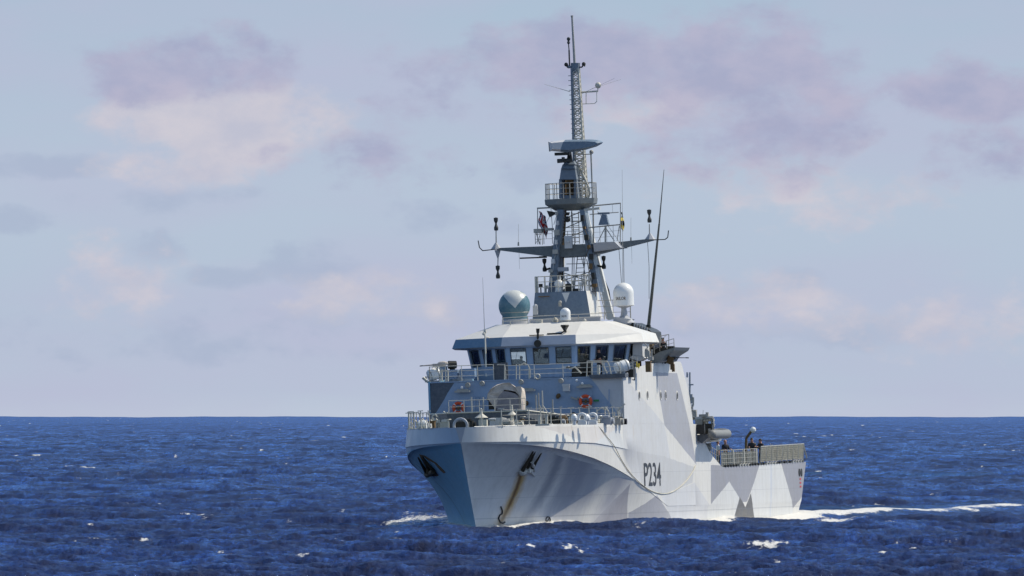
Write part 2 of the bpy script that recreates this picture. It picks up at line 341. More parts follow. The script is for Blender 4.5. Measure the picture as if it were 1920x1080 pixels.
def make_sea():
    umax, umin = 1/545.0, 1/90000.0
    rows = 1750
    Y = 1/np.linspace(umax, umin, rows)
    Y = np.concatenate([np.linspace(15, 540, 90), Y])
    fine = np.linspace(-.062, .062, 1250)
    ang = np.concatenate([-np.linspace(1.1, .066, 40), fine, np.linspace(.066, 1.1, 40)])
    YY, AA = np.meshgrid(Y, ang, indexing='ij'); XX = YY*np.tan(AA)
    z = samp(TA[0], LA, XX, YY); dx = samp(TA[1], LA, XX, YY); dy = samp(TA[2], LA, XX, YY); fold = samp(TA[3], LA, XX, YY)
    zb = samp(TB[0], LB, XX, YY); dxb = samp(TB[1], LB, XX, YY); dyb = samp(TB[2], LB, XX, YY)
    # gusts: the small chop is rougher in some patches
    g = samp(NZ, LC*9, XX, YY*.8); patchiness = np.clip(1+.35*g/NZ.std(), .4, 1.8)
    fadeb = 1-sm(YY, 2500, 6000)
    fadea = 1-.6*sm(YY, 4000, 20000)
    swell = -.20+.08*np.sin(XX*.020+YY*.045+1.0)
    n1 = samp(NZ, LC*.35, XX+17, YY*.8+5); n2 = samp(NZ, LC*1.3, XX, YY); n1 /= NZ.std(); n2 /= NZ.std(); n3 = samp(NY, 90.0, XX, YY*.6)/NY.std()
    Z = z*fadea+zb*patchiness*fadeb+swell
    # ---- the water near the ship
    Minv = np.array(SI); lx = Minv[0,0]*XX+Minv[0,1]*YY+Minv[0,3]; ly = Minv[1,0]*XX+Minv[1,1]*YY+Minv[1,3]
    side = np.abs(lx); hb = np.interp(ly, [3, 8, 12, 20, 30, 45, 80, 90, 91, 130, 200], [0, 1.7, 3.0, 4.6, 5.7, 6.3, 6.2, 5.9, 0, 0, 0]); alongside = (ly > 3) & (ly < 91)
    dist = side-hb
    calm = np.exp(-np.clip(dist, 0, 50)**2/30.0)*alongside
    Z = Z*(1-.55*calm)
    foam = np.zeros_like(Z)
    # whitecaps
    fs = fold/TA[3].std(); foam += .62*sm(fs+.45*n3+.2*n2-.9*sm(YY, 800, 2000)-.9*(1-sm(YY, 640, 820)), 3.7, 4.8)*(YY > 500)
    # bow wave along both sides
    d1 = np.exp(-np.clip(dist-.15, 0, 99)/np.interp(ly, [4, 30, 50, 90], [.55, .7, 1.5, 2.6]))*alongside
    foam += sm(d1*np.interp(ly, [4, 25, 40, 91], [1.0, 1.0, 1.2, 1.5])+.16*n3, .42, .9)
    Z += .22*d1*(1+.5*n1)*np.interp(ly, [4, 30], [.6, 1])
    # divergent wave off the starboard bow, seen beyond it
    m_ = np.exp(-((-lx-11.5)/2.6)**2-((ly-50)/26)**2)+.8*np.exp(-((-lx-8.0-.12*(ly-40))/1.2)**2-((ly-40)/18)**2)
    foam += .68*sm(m_+.22*n3+.1*n1, .25, 1.1); Z += .2*m_
    # turbulent wake
    wy = ly-88; c0 = .02*np.clip(wy, 0, 400); wdt = 6.3+.02*np.clip(wy, 0, 500)
    Z = Z*(1-.65*np.exp(-((lx-c0-9)/13)**2)*sm(wy, -40, 0)*(1-sm(wy, 160, 260)))
    w = (1-sm(np.abs(lx-c0), wdt*.75, wdt*1.2))*(wy > 0)
    edge = np.exp(-((lx-c0-wdt*.85)/2.0)**2)*(wy > -30)*(wy < 400)
    foam += .88*sm(w*np.exp(-np.clip(wy, 0, 999)/28)+edge*1.25*np.exp(-np.clip(wy-35, 0, 999)/66)+.20*n3, .30, 1.1)
    Z = Z*(1-.6*np.clip(edge,0,1))+.50*edge*np.exp(-np.clip(wy, 0, 999)/150)*sm(wy, -25, 10)
    # an older crest line breaking far astern
    s2 = np.exp(-((YY-1480-18*n2)/22)**2)*sm(XX, 12, 34)*(1-sm(XX, 44, 62))+np.exp(-((YY-1460)/14)**2)*sm(XX, 66, 72)*.9
    foam += .75*sm(s2+.28*n1, .75, 1.4)
    s3 = np.exp(-((YY-1130-10*n2)/20)**2)*sm(XX, 20, 26)*(1-sm(XX, 32, 50)); foam += .8*sm(s3+.35*n1, .8, 1.5)
    turq = np.clip(w*np.exp(-np.clip(wy, 0, 999)/110)+.9*s2+edge*.5*np.exp(-np.clip(wy, 0, 999)/120), 0, 1)
    Z = Z+sm(YY, 20000, 40000)*(1.1*np.sin(XX/YY*310+1)+.7*np.sin(XX/YY*820+2)+.4*np.sin(XX/YY*2100))*.5*YY/25119
    co = np.stack([XX+dx*.75+dxb*.8*fadeb, YY+dy*.75+dyb*.8*fadeb, Z], -1).reshape(-1, 3)
    R, Cn = YY.shape; idx = np.arange(R*Cn).reshape(R, Cn)
    quads = np.stack([idx[:-1,:-1], idx[:-1,1:], idx[1:,1:], idx[1:,:-1]], -1).reshape(-1, 4)
    me = bpy.data.meshes.new('sea'); me.vertices.add(len(co)); me.vertices.foreach_set('co', co.astype(np.float32).ravel())
    me.loops.add(quads.size); me.loops.foreach_set('vertex_index', quads.astype(np.int32).ravel())
    me.polygons.add(len(quads)); me.polygons.foreach_set('loop_start', np.arange(0, quads.size, 4, dtype=np.int32))
    me.polygons.foreach_set('use_smooth', np.ones(len(quads), dtype=bool)); me.update()
    for nme, arr in (('foam', foam), ('churn', turq)):
        a = me.attributes.new(nme, 'FLOAT', 'POINT'); a.data.foreach_set('value', np.clip(arr, 0, 1).astype(np.float32).ravel())
    o = bpy.data.objects.new('sea', me); COL.objects.link(o); return o
sea = make_sea(); sea['kind'] = 'structure'; sea['label'] = 'deep blue choppy open sea with scattered whitecaps and the white wake'
def sea_mat():
    m, n, l, b = nm('sea_water'); g = G(n, l)
    co = n.new('ShaderNodeTexCoord').outputs['Object']
    af = n.new('ShaderNodeAttribute'); af.attribute_name = 'foam'; ac = n.new('ShaderNodeAttribute'); ac.attribute_name = 'churn'
    v = g.noise(co, .05, 4, .6, (1, .5, 1)); v2 = g.noise(co, .4, 4, .6, (1,.5,1))
    wc = g.mix(g.rng(v, .3, .7), (.0035,.0055,.022), (.004,.010,.045)); wc = g.mix(g.m('MULTIPLY', g.rng(v2, .45, .75), .4), wc, (.005,.016,.075))
    wc = g.mix(g.m('MULTIPLY', ac.outputs['Fac'], .5), wc, (.02,.09,.19))
    nf = g.noise(co, 3.2, 6, .7, (1, .6, 1)); nf2 = g.noise(co, 9, 4, .7)
    k = g.m('ADD', af.outputs['Fac'], g.m('MULTIPLY', g.m('SUBTRACT', g.m('ADD', g.m('MULTIPLY', nf, .6), g.m('MULTIPLY', nf2, .4)), .5), 3.0))
    k = g.rng(k, .42, .78); k = g.m('MULTIPLY', k, g.rng(af.outputs['Fac'], .02, .2))
    b.inputs['Roughness'].default_value = .7; b.inputs['Specular IOR Level'].default_value = .1
    l.new(g.mix(k, wc, (.66,.64,.60)), b.inputs['Base Color'])
    h = g.m('ADD', g.m('MULTIPLY', g.noise(co, 1.9, 5, .7, (1, .8, 1)), .8), g.m('MULTIPLY', g.noise(co, 7, 4, .7), .30))
    bp = n.new('ShaderNodeBump'); bp.inputs['Strength'].default_value = 1.0; bp.inputs['Distance'].default_value = .20
    l.new(h, bp.inputs['Height']); l.new(bp.outputs[0], b.inputs['Normal'])
    # mirror of the sky; wave slopes too small for the mesh keep it from ever reaching full grazing reflection
    gl_ = n.new('ShaderNodeBsdfGlossy'); gl_.inputs['Roughness'].default_value = .10; gl_.inputs[0].default_value = (.28,.48,.98,1); l.new(bp.outputs[0], gl_.inputs['Normal'])
    fr = n.new('ShaderNodeFresnel'); fr.inputs[0].default_value = 1.33; l.new(bp.outputs[0], fr.inputs['Normal'])
    patchiness = g.m('MULTIPLY', g.rng(g.noise(co, .012, 5, .65, (1, .45, 1)), .3, .7, .62, 1.2), g.rng(g.noise(co, .11, 5, .7, (1, .6, 1)), .3, .7, .6, 1.3))
    patchiness = g.m('MULTIPLY', patchiness, g.m('MULTIPLY', g.m('MULTIPLY', g.rng(g.noise(co, 1, 4, .7, (.5, .16, 1)), .35, .65, .35, 1.4), g.rng(g.noise(co, 1, 4, .75, (2.6, .5, 1)), .34, .66, .45, 1.45)), g.rng(g.noise(co, 1, 3, .7, (.16, .030, 1)), .35, .65, .38, 1.45)))  # light and dark of small wave faces put into the mirror strength
    fac = g.m('MULTIPLY', g.m('MULTIPLY', g.m('MINIMUM', g.m('MULTIPLY', fr.outputs[0], .95), REFL), patchiness), g.m('SUBTRACT', 1.0, k))
    mx_ = n.new('ShaderNodeMixShader'); l.new(fac, mx_.inputs[0]); l.new(b.outputs[0], mx_.inputs[1]); l.new(gl_.outputs[0], mx_.inputs[2]); l.new(mx_.outputs[0], n['Material Output'].inputs[0]); return m
REFL = .75
SEA_SPEC = .42
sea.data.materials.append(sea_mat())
# ---------------------------------------------------------------- the ship
ship = bpy.data.objects.new('patrol_ship', None); COL.objects.link(ship); ship.matrix_world = S; ship.empty_display_size = 2
tag(ship, 'pale grey naval patrol ship with angular camouflage, tall mast and number P234 on its hull', 'ship')
def DK_(y): return float(np.interp(y, [0,.5,1,2,3.3,5,7.5,10,13.5,18,23,30,45,58,80,92], [.02,.75,1.35,2.3,3.15,4.0,4.75,5.28,5.72,6.02,6.17,6.25,6.33,6.3,6.26,6.22]))
def K2_(y): return max(.9, float(np.interp(y, [0,3.3,7.5,13.5,18,23,28,32,36], [5.07,4.93,4.6,4.0,3.5,2.85,2.15,1.5,.9])))
def K1_(y): return float(np.interp(y, [0,13.5,26.6,44,50,60], [5.15,4.9,4.3,3.45,3.2,3.0]))
def WL_(y): u = min(1, max(0, (y-4.11)/33)); return 6.25*(1-(1-u)**2)*(1 if y < 70 else 1-.02*(y-70)/20)
def ys_(z): return 4.11*(5.15-z)/5.15 if z < 5.15 else 0
def hx(y, z):
    "half breadth of the hull"
    k2 = K2_(y); lean = 1-sm(y, 16, 30)
    if z >= k2:
        k1 = max(K1_(y), k2+.02); d = DK_(y)
        if z >= k1: return d + (.02-.14*min(1, (z-k1)/.95))*lean
        return d - (.10-.07*(z-k2)/(k1-k2))*lean
    y0 = ys_(z); w = max(0, z/k2)**2.3
    a = WL_(y-(y0-4.11)); b = DK_(max(0, y-y0))-.10*lean*min(1, (y-y0)/3)
    b = min(b, DK_(y)-.10*lean) if y > 0 else b
    v = (1-w)*a+w*b
    return max(0, v*(1+.06*min(0, z)))
def hit(px, py, side=1, off=0.0):
    "first point of the hull met by the line of sight through a pixel"
    prev = None; last = None
    for i in range(2400):
        y = -.5+i*.03; p = at(px, py, y=y)
        ins = p.x*side >= 0 and y >= ys_(p.z) and abs(p.x) <= hx(y, p.z)
        if ins: last = p; break
        prev = p
    if last is None: last = prev
    if prev is not None: last = (last+prev)/2
    last = last.copy(); last.x = side*(hx(last.y, last.z)+off); return last
def T0_(y): return float(np.interp(y, [0,46.3,46.35,48.9,50.3,52.6,57,58,72.5,91], [6.05,6.05,6.02,5.95,5.0,4.15,3.27,3.24,3.33,3.48]))
def Tw_(y): return float(np.interp(y, [22.4,26.59,26.6,31,35.6,42.6,45.2,46.3], [9.04,8.9,9.48,9.72,9.9,9.94,7.9,6.1]))
def UV(px, py):    # a pixel on the port side in the (y, z) plane
    p = hit(px, py); return (p.y, p.z)
def XZ(px, py):
    p = hit(px, py); return (p.x, p.z)
def UVw(px, py): p = at(px, py, x=6.25); return (p.y, p.z)
def build_hull():
    ysm = list(np.concatenate([np.linspace(0, 1, 22)**1.8*22.4, [22.4+1e-3], np.linspace(22.9, 46.3, 48), [46.35, 47.5, 48.9, 50.3, 52.6, 55, 57], np.linspace(58, 91.7, 40)]))
    rows = []                                   # each row: one level running aft
    def yend(z): return min(91.7, 88.2+z*1.0)
    def row(fz, stemz):
        y0 = ys_(stemz); r = []
        for y in ysm:
            yy = y0 + (y if y < 22 else y)*1.0
            if y < 22.4: yy = y0 + y*(22.4-y0)/22.4
            else: yy = y
            z = fz(yy); yy = min(yy, yend(z)); r.append((hx(yy, z), yy, z))
        return r
    zt = lambda y: T0_(y)
    rows.append(row(zt, 6.05))
    rows.append(row(lambda y: (T0_(y)+max(K1_(y), K2_(y)))*.5, 5.6))
    rows.append(row(lambda y: min(max(K1_(y), K2_(y)+.03)+.005, T0_(y)-.01), 5.15))
    rows.append(row(lambda y: min(max(K1_(y), K2_(y)+.03)-.035, T0_(y)-.02), 5.12))
    rows.append(row(lambda y: min(K2_(y)+.005, T0_(y)-.05), 5.08))
    for t in np.concatenate([[.998], np.linspace(.96, 0, 26)]):
        rows.append(row(lambda y, t=t: -2+t*(min(K2_(y), T0_(y)-.06)+2), -2+t*7.07))
    # blunt stem head: flat facet between the two bulwarks
    h = rows[0]; rows[0] = [(x+.38*max(0, 1-y/1.6), y, z) for x, y, z in h]; h = rows[1]; rows[1] = [(x+.19*max(0, 1-y/1.4), y, z) for x, y, z in h]
    n = len(ysm)
    mb = MB()
    for side in (1, -1):
        vs = [(x*side, y, z) for r in rows for x, y, z in r]
        fs = [(i*n+j, i*n+j+1, (i+1)*n+j+1, (i+1)*n+j) for i in range(len(rows)-1) for j in range(n-1)]
        mb.add(vs, fs, 0 if side > 0 else 1)
        # superstructure side plating flush above the hull
        yy = [y for y in ysm if 22.4 <= y <= 46.3] + [26.59, 26.6]; yy = sorted(yy)
        vs = [(hx(y, 5.9)*side, y, 6.04 if k == 0 else Tw_(y)) for k in (0, 1) for y in yy] + [((hx(y, 5.9)-.12)*side, y, 6.04 if k == 0 else Tw_(y)) for k in (0, 1) for y in yy]
        q = len(yy); fs = []
        for j in range(q-1):
            fs += [(j, j+1, q+j+1, q+j), (2*q+j, 3*q+j, 3*q+j+1, 2*q+j+1), (q+j, q+j+1, 3*q+j+1, 3*q+j)]
        fs += [(0, q, 3*q, 2*q), (q-1, 3*q-1, 4*q-1, 2*q-1)]
        mb.add(vs, fs, 0 if side > 0 else 1)
        # inboard side of the sloping gunwale
        yy = [46.35, 47.5, 48.9, 50.3, 52.6, 55, 57, 58]
        vs = [((hx(y, T0_(y))-(.12 if k else 0))*side, y, T0_(y)+.001) for k in (0, 1) for y in yy]+[((hx(y, T0_(y))-.12)*side, y, 3.2) for y in yy]; q = len(yy)
        mb.add(vs, [(j, j+1, q+j+1, q+j) for j in range(q-1)]+[(q+j, q+j+1, 2*q+j+1, 2*q+j) for j in range(q-1)], 0 if side > 0 else 1)
    # stem facet and transom
    R = len(rows)
    for a in range(R-1):
        pa, pb = rows[a][0], rows[a+1][0]
        if pa[0]+pb[0] > .001: mb.add([(pa[0], pa[1], pa[2]), (-pa[0], pa[1], pa[2]), (-pb[0], pb[1], pb[2]), (pb[0], pb[1], pb[2])], [(0,1,2,3)], 2)
        pa, pb = rows[a][-1], rows[a+1][-1]
        mb.add([(pa[0], pa[1], pa[2]), (-pa[0], pa[1], pa[2]), (-pb[0], pb[1], pb[2]), (pb[0], pb[1], pb[2])], [(0,1,2,3)], 0)
    G1=(.345,.345,.37); G2=(.265,.262,.285); G3=(.09,.083,.075); PK=(.58,.54,.50); LL=(.605,.60,.575)
    U = lambda *l: [UVw(*p) for p in l]
    H = lambda *l: [UV(*p) for p in l]
    polys = [
     (U((1173,700),(1228,700),(1245,797),(1304,872),(1296,905),(1240,930),(1195,905),(1173,850)), (.565,.56,.55)),
     (U((1228,698),(1268,700),(1290,795),(1304,872),(1245,797)), G1),
     (U((1195,846),(1245,856),(1300,876),(1296,905),(1240,930),(1204,910)), (.505,.50,.49)),
     (H((1105,835),(1160,800),(1172,845)), (.57,.57,.56)), (H((1010,800),(1160,800),(1105,835)), PK),
     (H((1100,990),(1182,907),(1175,990)), (.34,.325,.34)), (H((1175,990),(1178,962),(1232,928),(1268,990)), (.335,.33,.35)),
     (U((1240,932),(1300,905),(1331,950),(1331,990),(1268,990)), (.565,.56,.555)),
     (U((1331,872),(1425,872),(1400,940),(1331,955)), G2), (U((1326,952),(1366,903),(1386,935),(1372,992),(1326,992)), LL),
     (U((1386,932),(1397,951),(1397,992),(1371,992)), G3), (U((1397,951),(1407,924),(1418,992),(1397,992)), G3),
     (U((1425,866),(1462,866),(1489,953),(1489,992),(1418,992),(1407,924)), LL), (U((1444,866),(1447,866),(1447,992),(1444,992)), (.52,.535,.56)),
     (U((1462,860),(1515,860),(1505,930),(1489,953)), G2)]
    a0, a1 = UV(980, 889), UV(934, 990); b0, b1 = UV(1072, 900), UV(1050, 985)
    rust = [(XZ(979,888), XZ(931,990), .24, (.46,.29,.08), 'XZ'), (XZ(976,892), XZ(934,988), .08, (.16,.08,.02), 'XZ')]
    for (p, q, w, cc) in [((1050,855),(975,985),.10,(.34,.34,.35)), ((1075,860),(1022,970),.12,(.40,.40,.41)), ((1095,866),(1030,985),.22,(.36,.36,.38)), ((1118,880),(1070,975),.15,(.42,.42,.43)), ((1165,895),(1110,985),.12,(.45,.44,.45)), ((1022,850),(990,900),.06,(.6,.6,.6))]:
        rust.append((XZ(*p), XZ(*q), w*2.2, cc, 'XZ'))
    for yy in (9.5, 14.2, 25.0): rust.append(((yy, 6.0), (yy+.12, 4.9), .05, (.45,.36,.26)))
    pm = paint('hull_camouflage_paint', WHITE, .42, .36, polys, 'YZ', rust, .5, [('Z', 3.05, .012), ('Z', 1.75, .012), ('Z', .55, .03), ('Y', 12.5, .012), ('Y', 19.5, .012), ('Y', 28.2, .012), ('Y', 36.2, .012), ('Y', 51.8, .02), ('Y', 61, .012), ('Y', 69, .012), ('Y', 78, .012)])
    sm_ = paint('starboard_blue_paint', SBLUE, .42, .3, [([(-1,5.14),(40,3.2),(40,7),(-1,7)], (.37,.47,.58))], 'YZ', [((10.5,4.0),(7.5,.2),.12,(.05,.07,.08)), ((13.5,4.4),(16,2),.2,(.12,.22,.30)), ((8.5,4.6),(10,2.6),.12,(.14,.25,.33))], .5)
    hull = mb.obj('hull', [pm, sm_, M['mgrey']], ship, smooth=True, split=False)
    return hull
hull = build_hull()
# name P234 in plain condensed capitals, curved to the plating
def text_mesh(body, u0, u1, v0, v1, mapf, name, mat, parent, bold=.0, sub=2):
    cu = bpy.data.curves.new('t', 'FONT'); cu.body = body; cu.offset = bold; cu.resolution_u = 3
    to = bpy.data.objects.new('t', cu); COL.objects.link(to); bpy.context.view_layer.update()
    me = bpy.data.meshes.new_from_object(to.evaluated_get(bpy.context.evaluated_depsgraph_get())); bpy.data.objects.remove(to); bpy.data.curves.remove(cu)
    bm = bmesh.new(); bm.from_mesh(me); bmesh.ops.triangulate(bm, faces=bm.faces)
    if sub: bmesh.ops.subdivide_edges(bm, edges=[e for e in bm.edges if e.calc_length() > .15], cuts=sub)
    xs = [v.co.x for v in bm.verts]; ys = [v.co.y for v in bm.verts]; a, b, c, d = min(xs), max(xs), min(ys), max(ys)
    for v in bm.verts: v.co = Vector(mapf(u0+(v.co.x-a)/(b-a)*(u1-u0), v0+(v.co.y-c)/(d-c)*(v1-v0)))
    bm.to_mesh(me); bm.free(); me.name = name; me.materials.append(mat)
    o = bpy.data.objects.new(name, me); COL.objects.link(o); o.parent = parent; return o
ya, za = UV(1208, 912); yb, zb = UV(1237, 867)
text_mesh('P234', ya, yb+.2, za, zb, lambda u, v: (hx(u, v)+.02, u, v), 'hull_number', M['letter'], hull, .008)
# draught symbols, portholes, hawse fittings
mb = MB()
mb.path([hit(*p, off=.03) for p in [(938,950),(941,957),(941,963),(936,966),(934,972),(937,979),(943,981),(946,979)]], .05, 5); mb.obj('bulbous_bow_mark', M['letter'], hull)
c = hit(1027, 975, off=.03); mb = MB(); pts = [Vector((c.x+.10*math.cos(t)*.5, c.y+.35*math.cos(t), c.z+.24*math.sin(t))) for t in np.linspace(0, 2*math.pi, 15)]
mb.path([hit(1027+4.2*math.cos(t), 975+6*math.sin(t), off=.03) for t in np.linspace(0, 2*math.pi, 13)], .035, 5); mb.path([hit(1024,979,off=.03), hit(1030,971,off=.03)], .03, 5); mb.obj('thruster_mark', M['letter'], hull)
for px, py in ((1200,741),(1214,740),(1238,741),(1247,741),(1268,742)):
    p = at(px, py, x=6.26); mb = MB(); mb.cyl((hx(p.y,5.9)-.02, p.y, p.z), (hx(p.y,5.9)+.03, p.y, p.z), .30, .30, 16); mb.cyl((hx(p.y,5.9)+.02, p.y, p.z), (hx(p.y,5.9)+.036, p.y, p.z), .22, .22, 16, 1)
    mb.obj('porthole', [M['white'], M['black']], hull)
for px in (1498, 1502):
    p = at(px, 886, x=6.22); mb = MB(); mb.cyl((hx(p.y,p.z)-.02, p.y, p.z), (hx(p.y,p.z)+.05, p.y, p.z), .26, .26, 14); mb.obj('overboard_outlet', M['black'] if px < 1500 else M['gun'], hull)
mb = MB(); p = at(1500, 898, x=6.22)
for k in range(3): mb.box((hx(p.y,p.z)+.015, p.y, p.z-.25*k), (.02, .5, .12))
mb.obj('warning_notice', M['red'], hull)
# decks
def deck(name, ylist, z, inset, mat, thick=.06):
    L = [(-(hx(y, 5.9 if y < 47 else 3.2)-inset), y, z) for y in ylist]; Rr = [((hx(y, 5.9 if y < 47 else 3.2)-inset), y, z) for y in reversed(ylist)]
    mb = MB(); mb.prism(L+Rr, (0, 0, -thick)); return mb.obj(name, mat, ship)
deck('foredeck', [.15,.6,1.2,2,3.3,5,7.5,10,13.5,18,22.3], 6.0, .06, M['deck'])
deck('flight_deck', [46.5,52,58,70,80,89.8], 3.22, .14, M['deck'])
# deckhouse under the bridge
pdk = lambda l: [(at(px, py, y=22.4).x, at(px, py, y=22.4).z) for px, py in l]
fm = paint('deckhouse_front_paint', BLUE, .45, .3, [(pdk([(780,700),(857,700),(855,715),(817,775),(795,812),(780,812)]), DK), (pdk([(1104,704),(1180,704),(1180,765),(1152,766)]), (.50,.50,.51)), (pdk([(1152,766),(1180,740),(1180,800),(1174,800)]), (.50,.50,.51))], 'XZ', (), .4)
mb = MB(); y0, y1 = 22.42, 45.9
w = lambda y: hx(y, 5.9)-.13
for q in (0,):
    a = [(-w(22.42), 22.25, 5.95), (w(22.42), 22.25, 5.95), (w(22.42), 22.5, 8.95), (-w(22.42), 22.5, 8.95)]
    b = [(-w(45.9), 45.9, 5.95), (w(45.9), 45.9, 5.95), (w(45.9), 45.9, 8.95), (-w(45.9), 45.9, 8.95)]
    mb.loft(a, b)
dh = mb.obj('deckhouse', fm, ship)
mb = MB(); mb.box((0, 24.6, 8.985), (2*w(23), 4.3, .07)); mb.obj('bridge_deck', M['blue'], ship)
mb = MB(); mb.prism([at(1103,703,y=22.2), at(1172,700,y=22.2), at(1172,707.5,y=22.2), at(1108,710,y=22.2)], (0, 1.2, 0)); mb.obj('shaded_raft_platform', M['dark'], ship)  # platform box; its shadow band is put into the dark colour
# fittings on the deckhouse front
def onf(px, py, dy=0.0): return at(px, py, y=22.3-dy)
def cowl(px, py, r=.16):
    p = onf(px, py, .12); mb = MB(); mb.lathe([(r*.6,0),(r,.04),(r,.14),(r*.7,.2)], p+Vector((0,.1,0)), Matrix.Rotation(math.radians(90),3,'X'), 12); mb.torus(p+Vector((0,-.1,0)), r*.8, .03, Matrix.Rotation(math.radians(90),3,'X'), 12, 5)
    return mb
for px, py in ((877,722),(904,719),(977,716),(1052,714)): cowl(px, py).obj('vent_cowl', M['rail'], dh)
for px, py in ((867,734),(989,732),(1096,725)):
    p = onf(px, py, .15); mb = MB(); mb.box(p, (.95, .22, .12)); mb.box(p+Vector((0,.1,.1)), (.7, .1, .08)); mb.cyl(p+Vector((-.3,.0,0)), p+Vector((-.3,.2,.15)), .02); mb.obj('light_bracket', M['rail'], dh)
for px, py in ((866,727),(1081,713),(1092,719)):
    p = onf(px, py, .15); mb = MB(); mb.ball(p, .09, 10); mb.cyl(p, p+Vector((0,.15,0)), .05); mb.obj('deck_lamp', M['dome'], dh)
p = onf(1062, 727, .2); mb = MB(); mb.box(p, (.4,.3,.42)); mb.box(p+Vector((0,-.16,.16)), (.46,.04,.14)); mb.obj('electrical_box', M['lgrey'], dh)
for px, py in ((1047,742),(987,756)):
    p = onf(px, py, .1); mb = MB(); mb.lathe([(.02,-.22),(.12,-.12),(.14,.05),(.05,.15)], p, Matrix.Rotation(math.radians(35),3,'Y'), 10); mb.obj('alarm_horn', M['brown'], dh)
p = onf(1077, 747, .1); mb = MB(); mb.box(p, (.45,.15,.1), Matrix.Rotation(math.radians(20),3,'Y')); mb.cyl(p+Vector((.2,0,.08)), p+Vector((.35,0,-.1)), .06); mb.obj('wall_bracket', M['rail'], dh)
mb = MB(); mb.box(onf(1118,751,.05), (.34,.03,.12)); mb.obj('exit_sign', M['green'], dh)
for px in (890, 896, 903, 909, 1108, 1142): # pipes running up the plating
    a = onf(px, 765 if px > 1000 else 772, .08); b = onf(px, 742 if px < 1000 else 730, .08); mb = MB(); mb.cyl(a, b, .035, .035, 6); mb.obj('vertical_pipe', M['blue'], dh)
for x0, x1, t, bt in ((982, 1003, 710, 742), (1126, 1146, 765, 797)):
    a = onf(x0, bt, .06); b = onf(x1, t, .06); mb = MB(); mb.box((a+b)/2, (abs(b.x-a.x), .08, abs(b.z-a.z))); mb.box((a+b)/2+Vector((0,-.04,0)), (abs(b.x-a.x)*.8, .06, abs(b.z-a.z)*.85)); 
    for k in (-.3, .3): mb.cyl((a+b)/2+Vector((.28,-.1,k)), (a+b)/2+Vector((.28,0,k)), .03)
    if t > 740: mb.obj('deckhouse_door', M['blue'], dh)
# ---- bridge
ZD, ZS, ZW, ZE, ZF, ZR = 9.0, 9.95, 10.95, 11.12, 11.68, 12.52
def plan(yf, hf, hs, ysd, yb): return [(-hs, yb), (-hs, ysd), (-hf, yf), (hf, yf), (hs, ysd), (hs, yb)]
B0 = plan(28.4, 2.05, 4.75, 30.9, 35.0); B1 = plan(28.05, 2.15, 5.15, 30.8, 35.0)  # wall leans out towards the eave
def wallpt(i, s, z):
    k = (z-ZD)/(ZE-ZD); a = Vector((*B0[i], 0)).lerp(Vector((*B1[i], 0)), k); b = Vector((*B0[i+1], 0)).lerp(Vector((*B1[i+1], 0)), k); p = a.lerp(b, s); p.z = z; return p
bw = MB()
bridge = None
segs = {0: 2, 1: 3, 2: 3, 3: 3, 4: 2}
win = []
for i in range(5):
    n = segs[i]; inn = Vector((0, .12, 0)) if i == 2 else (Vector((.08, .09, 0)) if i == 1 else (Vector((-.08, .09, 0)) if i == 3 else (Vector((.12, 0, 0)) if i == 0 else Vector((-.12, 0, 0)))))
    def panel(s0, s1, z0, z1): bw.prism([wallpt(i, s0, z0), wallpt(i, s1, z0), wallpt(i, s1, z1), wallpt(i, s0, z1)], inn)
    panel(0, 1, ZD, ZS); panel(0, 1, ZW, ZE)
    for k in range(n+1):
        c_ = k/n; hw = .055 if n == 3 else .06; panel(max(0, c_-hw), min(1, c_+hw), ZS, ZW)
    for k in range(n): win.append((i, (k)/n+(.055 if n == 3 else .06), (k+1)/n-(.055 if n == 3 else .06), inn))
bridge = bw.obj('bridge', M['blue'], ship)
gm, gn, gl, gb = nm('tinted_glass'); g_ = G(gn, gl)
tr = gn.new('ShaderNodeBsdfTransparent'); tr.inputs[0].default_value = (.80,.86,.84,1); gs = gn.new('ShaderNodeBsdfGlossy'); gs.inputs['Roughness'].default_value = .04
fr = gn.new('ShaderNodeFresnel'); fr.inputs[0].default_value = 1.45; ms = gn.new('ShaderNodeMixShader'); gl.new(g_.m('ADD', fr.outputs[0], .10, True), ms.inputs[0]); gl.new(tr.outputs[0], ms.inputs[1]); gl.new(gs.outputs[0], ms.inputs[2])
gl.new(ms.outputs[0], gn['Material Output'].inputs[0])
for (i, s0, s1, inn) in win:
    mb = MB(); mb.prism([wallpt(i, s0-.01, ZS-.02)+inn*.5, wallpt(i, s1+.01, ZS-.02)+inn*.5, wallpt(i, s1+.01, ZW+.02)+inn*.5, wallpt(i, s0-.01, ZW+.02)+inn*.5], inn*.1); wo_ = mb.obj('window', gm, bridge)
    mb = MB(); q = [wallpt(i, s0, ZS), wallpt(i, s1, ZS), wallpt(i, s1, ZW), wallpt(i, s0, ZW)]
    for a, b in zip(q, q[1:]+q[:1]): mb.cyl(a-inn*.1, b-inn*.1, .03, .03, 5)
    mb.cyl(wallpt(i, (s0+s1)/2, ZW)-inn*.3, wallpt(i, s0*.7+s1*.3, ZS+.35)-inn*.3, .012, .012, 4); mb.obj('wiper_frame', M['dark'], bridge)
